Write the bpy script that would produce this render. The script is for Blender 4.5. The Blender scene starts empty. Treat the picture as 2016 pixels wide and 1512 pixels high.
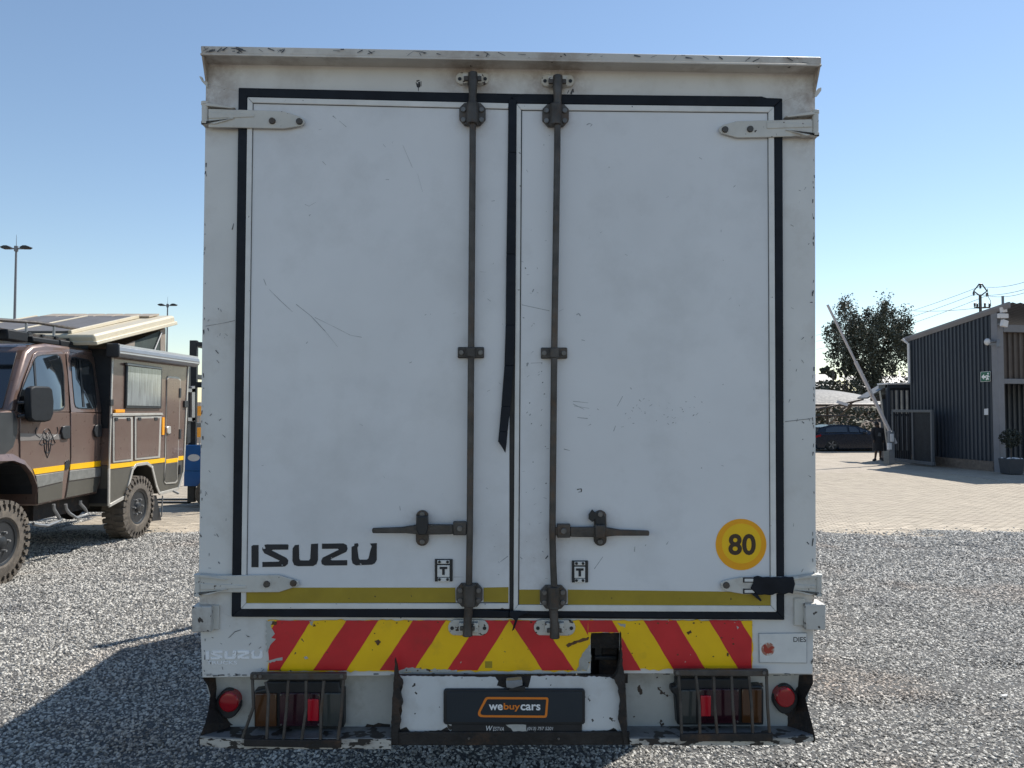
import bpy, bmesh, math, random
import numpy as np
from mathutils import Vector, Matrix, noise
random.seed(7); np.random.seed(7)
S = bpy.context.scene
COL = S.collection
R = math.radians

# ---------------------------------------------------------------- camera, sky, sun, exposure
F_PX, CX, CY, HOR = 1450.0, 1008.0, 756.0, 805.0
CAM = Vector((0, 0, 2.1))
PITCH = math.atan((HOR - CY) / F_PX)
cd = bpy.data.cameras.new('camera')
cd.sensor_fit = 'HORIZONTAL'; cd.sensor_width = 36.0
cd.lens = 36.0 * F_PX / 2016.0
cd.clip_start = 0.05; cd.clip_end = 6000
cam = bpy.data.objects.new('camera', cd); COL.objects.link(cam)
cam.location = CAM; cam.rotation_euler = (math.pi / 2 + PITCH, 0, 0)
S.camera = cam

SUN_DIR = Vector((0.60, 0.62, 1.0)).normalized()
W = bpy.data.worlds.new('World'); S.world = W; W.use_nodes = True
wn = W.node_tree; bg = wn.nodes['Background']
sky = wn.nodes.new('ShaderNodeTexSky'); sky.sky_type = 'NISHITA'; sky.sun_disc = False
sky.sun_elevation = math.asin(SUN_DIR.z); sky.sun_rotation = math.atan2(SUN_DIR.x, SUN_DIR.y)
sky.altitude = 1500; sky.air_density = 1.4; sky.dust_density = 0.15; sky.ozone_density = 1.4
wn.links.new(sky.outputs[0], bg.inputs[0]); bg.inputs[1].default_value = 0.0835
sd = bpy.data.lights.new('sun', 'SUN'); sd.energy = 4.0; sd.angle = R(0.53); sd.color = (1.0, 0.955, 0.88)
sun = bpy.data.objects.new('sun', sd); COL.objects.link(sun)
sun.location = (20, 20, 40); sun.rotation_euler = SUN_DIR.to_track_quat('Z', 'Y').to_euler()
S.view_settings.view_transform = 'Standard'; S.view_settings.look = 'None'
S.view_settings.exposure = 0.76; S.view_settings.gamma = 1.0; S.view_settings.use_curve_mapping = False
S.cycles.max_bounces = 6; S.cycles.transparent_max_bounces = 12

# ---------------------------------------------------------------- photograph geometry -> places in the world
_c, _s = math.cos(PITCH), math.sin(PITCH)
def ray(u, v):
    a, b = (u - CX) / F_PX, (CY - v) / F_PX
    return Vector((a, _c - b * _s, _s + b * _c))
def wp(u, v, Y):                       # a point at distance Y
    d = ray(u, v); return CAM + d * (Y / d.y)
def gp(u, v, z=0.0):                   # a point on the ground
    d = ray(u, v); return CAM + d * ((z - CAM.z) / d.z)
def xp(u, v, X):                       # a point on the plane x = X
    d = ray(u, v); return CAM + d * (X / d.x)
def pp(u, v, p0, n):                   # a point on any plane
    d = ray(u, v); return CAM + d * ((p0 - CAM).dot(n) / d.dot(n))

# ---------------------------------------------------------------- materials
MATS = {}
def M(name, col, rough=0.5, metal=0.0, var=0.12, scale=5.0, bump=0.0, bscale=60.0, dirt=None, chips=None, spec=0.5, coat=0.0, stretch=(1, 1, 1), rand=0.0, stains=None, patch=None):
    if name in MATS: return MATS[name]
    m = bpy.data.materials.new(name); m.use_nodes = True; MATS[name] = m
    nt = m.node_tree; N = nt.nodes; L = nt.links; P = N['Principled BSDF']
    P.inputs['Roughness'].default_value = rough; P.inputs['Metallic'].default_value = metal
    P.inputs['Specular IOR Level'].default_value = spec; P.inputs['Coat Weight'].default_value = coat
    P.inputs['Coat Roughness'].default_value = 0.08
    tc = N.new('ShaderNodeTexCoord'); mp = N.new('ShaderNodeMapping'); L.new(tc.outputs['Object'], mp.inputs[0])
    mp.inputs['Scale'].default_value = stretch
    def nz(s, d=5.0, r=0.6):
        n = N.new('ShaderNodeTexNoise'); n.inputs['Scale'].default_value = s; n.inputs['Detail'].default_value = d
        n.inputs['Roughness'].default_value = r; L.new(mp.outputs[0], n.inputs['Vector']); return n.outputs[0]
    def mixc(fac, a, b):
        x = N.new('ShaderNodeMix'); x.data_type = 'RGBA'
        L.new(fac, x.inputs[0])
        for i, q in ((6, a), (7, b)):
            if isinstance(q, tuple): x.inputs[i].default_value = (*q, 1)
            else: L.new(q, x.inputs[i])
        return x.outputs[2]
    def rng(x, a, b, c=0.0, d=1.0):
        r = N.new('ShaderNodeMapRange'); L.new(x, r.inputs[0])
        for i, q in enumerate((a, b, c, d)): r.inputs[i + 1].default_value = q
        return r.outputs[0]
    lo = tuple(max(0, c * (1 - var)) for c in col); hi = tuple(min(1, c * (1 + var)) for c in col)
    c = mixc(rng(nz(scale), 0.3, 0.7), lo, hi)
    if patch:
        oi0 = N.new('ShaderNodeObjectInfo'); pn = N.new('ShaderNodeTexNoise'); pn.inputs['Scale'].default_value = patch[1]; pn.inputs['Detail'].default_value = 5; L.new(oi0.outputs['Location'], pn.inputs['Vector'])
        c = mixc(rng(pn.outputs[0], 0.55, 0.72, 0, patch[2]), c, patch[0])
        pn2 = N.new('ShaderNodeTexNoise'); pn2.inputs['Scale'].default_value = patch[1] * 1.9; pn2.inputs['Detail'].default_value = 5; L.new(oi0.outputs['Location'], pn2.inputs['Vector'])
        c = mixc(rng(pn2.outputs[0], 0.40, 0.28, 0, 0.6), c, (0.10, 0.10, 0.105))
    if rand:
        oi = N.new('ShaderNodeObjectInfo')
        hs = N.new('ShaderNodeHueSaturation'); L.new(rng(oi.outputs['Random'], 0, 1, 1 - rand, 1 + rand), hs.inputs['Value']); L.new(c, hs.inputs['Color']); c = hs.outputs[0]
    if dirt:
        dc, da, ds, t = dirt
        c = mixc(rng(nz(ds, 8.0, 0.65), t, t + 0.22, 0, da), c, dc)
    for (sx, sy, sz, sr, sa) in (stains or ()):
        vd = N.new('ShaderNodeVectorMath'); vd.operation = 'DISTANCE'; L.new(mp.outputs[0], vd.inputs[0]); vd.inputs[1].default_value = (sx, sy, sz)
        ml = N.new('ShaderNodeMath'); ml.operation = 'MULTIPLY'; L.new(rng(vd.outputs['Value'], sr, 0.0, 0, sa), ml.inputs[0]); L.new(rng(nz(14.0, 8.0, 0.7), 0.35, 0.65), ml.inputs[1])
        c = mixc(ml.outputs[0], c, (0.21, 0.13, 0.08))
    if chips:
        cc, cs, t = chips
        f = rng(nz(cs, 3.0, 0.55), t, t + 0.015)
        c = mixc(f, c, cc)
    L.new(c, P.inputs['Base Color'])
    rr = rng(nz(scale * 3.1), 0.2, 0.8, max(0.0, rough - 0.1), min(1, rough + 0.1)); L.new(rr, P.inputs['Roughness'])
    if bump:
        b = N.new('ShaderNodeBump'); b.inputs['Strength'].default_value = bump; b.inputs['Distance'].default_value = 0.02
        L.new(nz(bscale), b.inputs['Height']); L.new(b.outputs[0], P.inputs['Normal'])
    return m

RUST = (0.055, 0.036, 0.026)
_st = [(-.16, 0, 3.40, .16, .9), (.17, 0, 3.39, .16, .9), (-1.17, 0, 3.25, .16, .8), (1.17, 0, 3.22, .16, .8), (-1.17, 0, 1.36, .12, .7), (1.17, 0, 1.34, .14, .8), (-1.18, -.03, 3.42, .22, .8), (1.18, -.03, 3.38, .22, .8), (0, -.03, 3.47, .5, .25)]
white_paint = M('white truck paint', (0.70, 0.69, 0.665), 0.42, var=0.07, scale=2.5, dirt=((0.36, 0.31, 0.25), 0.45, 3.0, 0.52), chips=((0.09, 0.07, 0.06), 38.0, 0.735), bump=0.04, bscale=9, stains=_st)
visor_paint = M('weathered visor paint', (0.62, 0.585, 0.53), 0.5, var=0.12, scale=4, dirt=((0.20, 0.14, 0.10), 0.7, 5.0, 0.54), chips=(RUST, 26.0, 0.70), stains=_st)
_sp = [((u - 1008) * .001964, -.012, 1.30 + (1215 - v) * .00195, r_, a_) for u, v, r_, a_ in ((930, 224, .10, .5), (1094, 226, .10, .5), (927, 694, .08, .5), (1091, 695, .08, .5), (924, 1172, .11, .45), (1090, 1176, .11, .45), (831, 1036, .10, .5), (1182, 1036, .10, .5), (905, 1041, .08, .4), (1110, 1046, .08, .4), (1050, 1100, .25, .2), (560, 230, .2, .2))]
panel_white = M('white door panel', (0.73, 0.735, 0.745), 0.36, var=0.05, scale=1.6, dirt=((0.45, 0.45, 0.44), 0.35, 2.2, 0.5), chips=((0.30, 0.30, 0.30), 55.0, 0.775), bump=0.14, bscale=1.7, stains=_sp)
trim_white = M('white door trim', (0.72, 0.71, 0.68), 0.4, var=0.08, scale=12, chips=((0.2, 0.19, 0.17), 60.0, 0.70))
rubber = M('black door rubber', (0.010, 0.013, 0.019), 0.55, var=0.35, scale=9, dirt=((0.03, 0.032, 0.038), 0.5, 14, 0.55), spec=0.22)
hinge_paint = M('white hinge paint', (0.60, 0.58, 0.53), 0.45, var=0.1, scale=8, dirt=((0.27, 0.20, 0.14), 0.6, 9, 0.55), chips=(RUST, 60, 0.69))
dark_steel = M('weathered dark steel', (0.085, 0.078, 0.072), 0.5, 0.55, var=0.35, scale=14, dirt=((0.13, 0.08, 0.05), 0.8, 10, 0.5), bump=0.15, bscale=120)
bolt_steel = M('bolt steel', (0.16, 0.155, 0.15), 0.45, 0.6, var=0.3, scale=40)
black_vinyl = M('black vinyl lettering', (0.012, 0.015, 0.022), 0.45, var=0.3, scale=20, chips=((0.5, 0.5, 0.5), 45, 0.735))
ghost_vinyl = M('faded grey lettering', (0.90, 0.90, 0.92), 0.45, var=0.1, scale=20, chips=((0.62, 0.61, 0.58), 60, 0.62))
scuff_grey = M('scuff grey', (0.36, 0.37, 0.38), 0.6, var=0.3, scale=60)
scuff_dark = M('scuff dark', (0.06, 0.06, 0.065), 0.6, var=0.3, scale=60)
olive_tape = M('olive yellow reflective tape', (0.36, 0.26, 0.02), 0.35, var=0.1, scale=10, chips=((0.12, 0.09, 0.02), 50, 0.72))
tape_yellow = M('yellow chevron sheeting', (0.97, 0.57, 0.004), 0.38, var=0.08, scale=6, dirt=((0.48, 0.30, 0.03), 0.5, 8, 0.56), chips=((0.18, 0.10, 0.04), 34, 0.715))
tape_red = M('red chevron sheeting', (0.62, 0.024, 0.030), 0.36, var=0.12, scale=6, dirt=((0.36, 0.04, 0.03), 0.6, 8, 0.56), chips=((0.5, 0.36, 0.30), 40, 0.73))
disc_orange = M('orange sticker rim', (0.93, 0.40, 0.004), 0.4, var=0.06)
disc_yellow = M('yellow sticker face', (0.95, 0.56, 0.006), 0.4, var=0.06)
brown_ink = M('brown ink', (0.055, 0.03, 0.015), 0.5)
rust_black = M('rusty black steel', (0.028, 0.024, 0.022), 0.7, 0.2, var=0.4, scale=12, dirt=((0.12, 0.065, 0.035), 0.8, 9, 0.52), bump=0.3, bscale=70)
lip_paint = M('flaking lip paint', (0.50, 0.47, 0.42), 0.55, var=0.15, scale=9, dirt=((0.12, 0.09, 0.07), 0.9, 11, 0.50), chips=((0.03, 0.025, 0.022), 16, 0.505), stretch=(1, 1, 2.6))
box_paint = M('chipped marker box paint', (0.56, 0.54, 0.50), 0.5, var=0.1, scale=8, dirt=((0.25, 0.20, 0.16), 0.7, 12, 0.52), chips=((0.05, 0.04, 0.035), 42, 0.64))
mirror_black = M('matt black mirror shell', (0.010, 0.012, 0.015), 0.6, var=0.2, spec=0.25)
leaf_dark = M('dark clipped foliage', (0.026, 0.032, 0.024), 0.6, var=0.4, scale=4)
mesh_black = M('black gate mesh', (0.018, 0.022, 0.028), 0.6, var=0.2, spec=0.2)
gate_grey = M('dark gate paint', (0.085, 0.095, 0.11), 0.5, 0.1, var=0.1)
tray_paint = M('scraped tray paint', (0.21, 0.21, 0.205), 0.55, var=0.12, scale=7, dirt=((0.07, 0.06, 0.055), 0.9, 5, 0.46), chips=((0.03, 0.025, 0.022), 12, 0.55), stretch=(1, 1, 1))
lamp_panel = M('grimy lamp panel paint', (0.47, 0.47, 0.44), 0.5, var=0.12, scale=5, dirt=((0.18, 0.16, 0.13), 0.75, 5, 0.50), chips=(RUST, 24, 0.665))
lens_red = M('red lamp lens', (0.32, 0.006, 0.012), 0.15, var=0.1, coat=0.5)
lens_dark = M('dark red lamp lens', (0.035, 0.010, 0.016), 0.12, var=0.2, coat=0.5)
lens_amber = M('amber lamp lens', (0.085, 0.036, 0.014), 0.15, var=0.15, coat=0.5)
lens_clear = M('clear lamp lens', (0.06, 0.065, 0.06), 0.1, var=0.15, coat=0.5)
reflector_red = M('red reflector', (0.55, 0.010, 0.025), 0.2, coat=0.4)
black_plastic = M('black plastic', (0.016, 0.018, 0.021), 0.45, var=0.25, scale=12)
plate_dark = M('dark slate plate', (0.016, 0.026, 0.036), 0.35, var=0.06)
logo_orange = M('orange print', (0.80, 0.22, 0.02), 0.4, var=0.02)
logo_white = M('white print', (0.85, 0.85, 0.85), 0.4, var=0.02)
print_grey = M('grey print', (0.68, 0.68, 0.68), 0.4, var=0.02)
bracket_white = M('chipped keeper paint', (0.58, 0.55, 0.49), 0.45, var=0.1, scale=10, chips=(RUST, 50, 0.62))
clear_plastic = M('scratched clear plastic', (0.22, 0.23, 0.24), 0.2, var=0.2, scale=20, coat=0.4)
alu = M('aluminium edge', (0.46, 0.44, 0.40), 0.4, 0.3, var=0.1, scale=9)
tyre_rubber = M('dusty tyre rubber', (0.10, 0.085, 0.070), 0.85, var=0.3, scale=9, dirt=((0.20, 0.165, 0.125), 0.7, 7, 0.5), bump=0.2, bscale=50)
camper_brown = M('metallic brown paint', (0.155, 0.102, 0.084), 0.32, 0.25, var=0.05, scale=3, coat=0.5, dirt=((0.20, 0.16, 0.13), 0.3, 4, 0.5))
camper_grey = M('dark olive grey paint', (0.085, 0.080, 0.066), 0.4, 0.1, var=0.1, scale=4, coat=0.2)
camper_yellow = M('bright yellow stripe', (0.85, 0.47, 0.0), 0.4, var=0.05)
mould_grey = M('scuffed grey moulding', (0.20, 0.20, 0.185), 0.5, 0.2, var=0.2, scale=12)
cream = M('cream glass fibre', (0.55, 0.49, 0.37), 0.45, var=0.08, scale=4, dirt=((0.35, 0.28, 0.19), 0.5, 4, 0.52))
solar = M('dusty solar panel', (0.135, 0.13, 0.13), 0.6, var=0.15, scale=3, spec=0.25)
vent_tan = M('tan roof vent', (0.34, 0.28, 0.21), 0.5, var=0.1)
glass_dark = M('dark vehicle glass', (0.010, 0.013, 0.016), 0.03, var=0.1, spec=1.0, coat=1.0)
glass_curtain = M('window with pale curtain', (0.20, 0.22, 0.22), 0.12, var=0.45, scale=7, stretch=(1, 6, 0.35), coat=0.8)
amber = M('amber marker lamp', (0.85, 0.33, 0.01), 0.3, var=0.05)
canvas = M('dark green canvas', (0.035, 0.05, 0.045), 0.8, var=0.2)
canvas_tan = M('tan canvas', (0.25, 0.21, 0.17), 0.8, var=0.15)
awning_grey = M('grey awning housing', (0.24, 0.25, 0.26), 0.35, 0.4, var=0.08)
galv = M('galvanised steel', (0.30, 0.30, 0.30), 0.42, 0.6, var=0.12, scale=8)
grey_paint = M('grey painted steel', (0.17, 0.18, 0.20), 0.5, 0.2, var=0.1)
blue_paint = M('blue forklift paint', (0.018, 0.11, 0.33), 0.35, var=0.1, coat=0.4)
cladding = M('charcoal cladding sheet', (0.042, 0.052, 0.070), 0.45, 0.2, var=0.12, scale=1.5, stretch=(1, 1, 0.3))
cladding_brown = M('brown cladding sheet', (0.075, 0.060, 0.055), 0.5, 0.1, var=0.15, scale=2)
column_grey = M('grey column paint', (0.17, 0.175, 0.20), 0.5, var=0.1, scale=2)
roof_sheet = M('grey roof sheet', (0.10, 0.105, 0.12), 0.4, 0.3, var=0.1)
plinth = M('brick plinth', (0.15, 0.12, 0.10), 0.85, var=0.3, scale=9)
white_plastic = M('white plastic', (0.62, 0.62, 0.64), 0.45, var=0.06)
sign_green = M('green sign', (0.010, 0.115, 0.07), 0.4, var=0.05)
boom_white = M('dusty boom paint', (0.46, 0.44, 0.46), 0.5, var=0.1, scale=6, chips=((0.2, 0.15, 0.15), 12, 0.66))
car_paint = M('dark navy car paint', (0.008, 0.016, 0.032), 0.3, 0.1, var=0.1, coat=0.35)
skin_dark = M('dark skin', (0.055, 0.030, 0.020), 0.55)
cloth_black = M('black cloth', (0.016, 0.017, 0.021), 0.85, var=0.3, scale=30)
cloth_grey = M('grey pattern cloth', (0.10, 0.11, 0.12), 0.85, var=0.6, scale=60)
hair_black = M('black hair', (0.008, 0.008, 0.008), 0.8)
shade_net = M('grey shade net', (0.13, 0.13, 0.13), 0.7, var=0.15, scale=3)
bark = M('tree bark', (0.075, 0.060, 0.050), 0.9, var=0.3, scale=6, bump=0.4, bscale=20)
leaf = M('olive green foliage', (0.085, 0.092, 0.066), 0.6, var=0.5, scale=1.2)
leaf_far = M('grey green foliage', (0.060, 0.075, 0.055), 0.6, var=0.4, scale=1.0)
bush_leaf = M('dry bush foliage', (0.095, 0.090, 0.055), 0.7, var=0.5, scale=2.0)
bank_soil = M('reddish bank soil', (0.095, 0.070, 0.052), 0.95, var=0.35, scale=1.5, bump=0.5, bscale=4)
far_roof = M('far roof sheet', (0.13, 0.13, 0.13), 0.5, var=0.12)
far_wall = M('far wall', (0.20, 0.18, 0.16), 0.8, var=0.12)
pot_grey = M('grey plant pot', (0.035, 0.04, 0.05), 0.6, var=0.1)

# ---------------------------------------------------------------- mesh helpers
WM = {}
class MB:
    def __init__(s): s.v = []; s.f = []
    def add(s, vs, fs):
        o = len(s.v); s.v += [Vector(v) for v in vs]; s.f += [tuple(i + o for i in f) for f in fs]; return s
    def prism(s, pts, d):
        n = len(pts); d = Vector(d)
        return s.add(list(pts) + [Vector(p) + d for p in pts], [tuple(range(n)), tuple(range(2 * n - 1, n - 1, -1))] + [(i, i + n, (i + 1) % n + n, (i + 1) % n) for i in range(n)])
    def loft(s, a, b):
        n = len(a)
        return s.add(list(a) + list(b), [tuple(range(n)), tuple(range(2 * n - 1, n - 1, -1))] + [(i, i + n, (i + 1) % n + n, (i + 1) % n) for i in range(n)])
    def box(s, x0, x1, y0, y1, z0, z1):
        return s.prism([(x0, y0, z0), (x1, y0, z0), (x1, y1, z0), (x0, y1, z0)], (0, 0, z1 - z0))
    def bar(s, p, q, w, h, up=(0, 0, 1)):
        p, q = Vector(p), Vector(q); d = (q - p).normalized(); up = Vector(up)
        a = d.cross(up)
        if a.length < 1e-4: a = d.cross(Vector((0, 1, 0)))
        a.normalize(); b = a.cross(d).normalized()
        return s.prism([p + a * w / 2 + b * h / 2, p - a * w / 2 + b * h / 2, p - a * w / 2 - b * h / 2, p + a * w / 2 - b * h / 2], q - p)
    def cyl(s, p, q, r, r2=None, n=14):
        p, q = Vector(p), Vector(q); r2 = r if r2 is None else r2; d = (q - p).normalized()
        a = d.orthogonal().normalized(); b = d.cross(a)
        ang = [2 * math.pi * i / n for i in range(n)]
        return s.loft([p + (a * math.cos(t) + b * math.sin(t)) * r for t in ang], [q + (a * math.cos(t) + b * math.sin(t)) * r2 for t in ang])
    def tube(s, path, r, n=8):
        path = [Vector(p) for p in path]; rs = r if isinstance(r, (list, tuple)) else [r] * len(path)
        rings = []; a = None
        for i, p in enumerate(path):
            d = (path[min(i + 1, len(path) - 1)] - path[max(i - 1, 0)]).normalized()
            if a is None: a = d.orthogonal().normalized()
            a = (a - d * a.dot(d)).normalized(); b = d.cross(a)
            rings.append([p + (a * math.cos(2 * math.pi * k / n) + b * math.sin(2 * math.pi * k / n)) * rs[i] for k in range(n)])
        o = [v for r_ in rings for v in r_]; fs = [tuple(range(n - 1, -1, -1)), tuple(range(len(o) - n, len(o)))]
        for i in range(len(rings) - 1):
            for k in range(n): fs.append((i * n + k, i * n + (k + 1) % n, (i + 1) * n + (k + 1) % n, (i + 1) * n + k))
        return s.add(o, fs)
    def lathe(s, prof, origin, axis, n=32, ring=False):     # prof: (distance along axis, radius)
        o = Vector(origin); d = Vector(axis).normalized(); a = d.orthogonal().normalized(); b = d.cross(a)
        vs = [o + d * h + (a * math.cos(2 * math.pi * k / n) + b * math.sin(2 * math.pi * k / n)) * max(r, 1e-4) for h, r in prof for k in range(n)]
        fs = [(i * n + k, i * n + (k + 1) % n, (i + 1) * n + (k + 1) % n, (i + 1) * n + k) for i in range(len(prof) - 1) for k in range(n)]
        if ring: m = len(prof) - 1; fs += [(m * n + k, m * n + (k + 1) % n, (k + 1) % n, k) for k in range(n)]
        else: fs += [tuple(range(n - 1, -1, -1)), tuple(range(len(vs) - n, len(vs)))]
        return s.add(vs, fs)
    def ell(s, c, r, n=10, m=7):
        c = Vector(c)
        return s.add([c + Vector((r[0] * math.sin(math.pi * (j + .5) / m) * math.cos(2 * math.pi * k / n), r[1] * math.sin(math.pi * (j + .5) / m) * math.sin(2 * math.pi * k / n), r[2] * math.cos(math.pi * (j + .5) / m))) for j in range(m) for k in range(n)],
                     [(j * n + k, j * n + (k + 1) % n, (j + 1) * n + (k + 1) % n, (j + 1) * n + k) for j in range(m - 1) for k in range(n)] + [tuple(range(n)), tuple(range(m * n - 1, m * n - n - 1, -1))])
    def mesh(s, name, mat, inv=None, fix=True, sharp=32):
        me = bpy.data.meshes.new(name)
        vs = [inv @ v for v in s.v] if inv is not None else s.v
        me.from_pydata([tuple(v) for v in vs], [], s.f)
        if fix:
            bm = bmesh.new(); bm.from_mesh(me); bmesh.ops.recalc_face_normals(bm, faces=bm.faces); bm.to_mesh(me); bm.free()
        me.polygons.foreach_set('use_smooth', [True] * len(me.polygons)); me.set_sharp_from_angle(angle=R(sharp))
        me.materials.append(mat); return me
    def build(s, name, mat, parent=None, bevel=0.0, local=False, label=None, cat=None, group=None, kind=None, fix=True, sharp=32):
        inv = None
        if parent is not None and not local: inv = WM[parent.name].inverted()
        o = bpy.data.objects.new(name, s.mesh(name, mat, inv, fix, sharp)); COL.objects.link(o)
        if parent is not None: o.parent = parent; WM[o.name] = WM[parent.name]
        else: WM[o.name] = Matrix.Identity(4)
        if bevel:
            b = o.modifiers.new('bevel', 'BEVEL'); b.width = bevel; b.segments = 2; b.limit_method = 'ANGLE'; b.angle_limit = R(40)
        return tag(o, label, cat, group, kind)
def tag(o, label=None, cat=None, group=None, kind=None):
    for k, v in (('label', label), ('category', cat), ('group', group), ('kind', kind)):
        if v: o[k] = v
    return o
def thing(name, loc, label, cat, group=None, mat=None):
    o = bpy.data.objects.new(name, None); COL.objects.link(o); o.empty_display_size = 0.3
    m = mat if mat is not None else Matrix.Translation(Vector(loc))
    o.matrix_world = m; WM[o.name] = m.copy()
    return tag(o, label, cat, group)
def copy_tree(o, parent=None):
    c = o.copy(); COL.objects.link(c)
    if parent is not None: c.parent = parent
    for ch in list(o.children): copy_tree(ch, c)
    return c
def text2d(body, bold=0.0, shear=0.0, spacing=1.0):
    cu = bpy.data.curves.new('lettering', 'FONT'); cu.body = body; cu.offset = bold; cu.shear = shear; cu.space_character = spacing; cu.resolution_u = 4
    o = bpy.data.objects.new('lettering', cu); COL.objects.link(o)
    dg = bpy.context.evaluated_depsgraph_get(); dg.update()
    me = bpy.data.meshes.new_from_object(o.evaluated_get(dg))
    vs = [v.co.copy() for v in me.vertices]; fs = [tuple(p.vertices) for p in me.polygons]
    bpy.data.objects.remove(o); bpy.data.curves.remove(cu); bpy.data.meshes.remove(me)
    x0, x1 = min(v.x for v in vs), max(v.x for v in vs); y0, y1 = min(v.y for v in vs), max(v.y for v in vs)
    return [((v.x - x0) / (x1 - x0), (v.y - y0) / (y1 - y0)) for v in vs], fs
def lettering(mb, body, box, at, bold=0.0, shear=0.0, spacing=1.0):   # box = (u0, v_top, u1, v_bottom), at(u, v) gives the point on the surface
    vs, fs = text2d(body, bold, shear, spacing)
    u0, v0, u1, v1 = box
    return mb.add([at(u0 + (u1 - u0) * a, v1 + (v0 - v1) * b) for a, b in vs], fs)
def ragged(pts, amp, step):            # breaks a polygon's edges up the way peeled paint does
    out = []
    for i, p in enumerate(pts):
        q = pts[(i + 1) % len(pts)]; L = math.hypot(q[0] - p[0], q[1] - p[1]); n = max(1, int(L / step))
        for k in range(n):
            t = k / n; j = amp * (random.random() ** 2) * random.choice((-1, 1, 1)) if k else 0
            nx, ny = -(q[1] - p[1]) / L, (q[0] - p[0]) / L
            out.append((p[0] + (q[0] - p[0]) * t + nx * j, p[1] + (q[1] - p[1]) * t + ny * j))
    return out

# ---------------------------------------------------------------- ground
def sheet(name, x0, x1, y0, y1, z, mat, nx=1, ny=1, hf=None, kind='structure', parent=None):
    vs = []; fs = []
    for j in range(ny + 1):
        for i in range(nx + 1):
            x = x0 + (x1 - x0) * i / nx; y = y0 + (y1 - y0) * j / ny
            vs.append((x, y, z + (hf(x, y) if hf else 0)))
    for j in range(ny):
        for i in range(nx):
            a = j * (nx + 1) + i; fs.append((a, a + 1, a + nx + 2, a + nx + 1))
    mb = MB(); mb.add(vs, fs)
    return mb.build(name, mat, parent, kind=kind, fix=False, sharp=180)
soil = M('dusty earth', (0.26, 0.21, 0.155), 0.95, var=0.2, scale=0.4, bump=0.2, bscale=3)
sheet('ground', -3000, 3000, -3000, 3000, -0.06, soil)
def bed_h(x, y):
    yd = 12.25 if x > -7.7 else min(15.2, 12.25 + (-7.7 - x) * 5)
    e = min(1.6, max(0.0, y - yd + 0.75 * noise.noise(Vector((x * 0.9, 3, 1))) + 0.35 * noise.noise(Vector((x * 4.7, 7, 1)))) / 0.8)
    rut = 0.045 * max(0, noise.noise(Vector((x * 0.55 + 1.5 + .3 * y, y * 2.6 - .5 * x, 2))) - .22)
    return -rut + 0.016 * noise.noise(Vector((x * 0.45 + 4, y * 2.3, 8))) + 0.018 * noise.noise(Vector((x * 0.7, y * 0.7, 0))) + 0.010 * noise.noise(Vector((x * 2.1, y * 2.1, 5))) - 0.075 * e * e
bed_mat = M('gravel fines', (0.10, 0.098, 0.095), 0.95, var=0.5, scale=60, bump=0.9, bscale=70)
sheet('gravel_bed', -15, 15, -8, 16.5, 0.012, bed_mat, 120, 196, bed_h)

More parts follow.
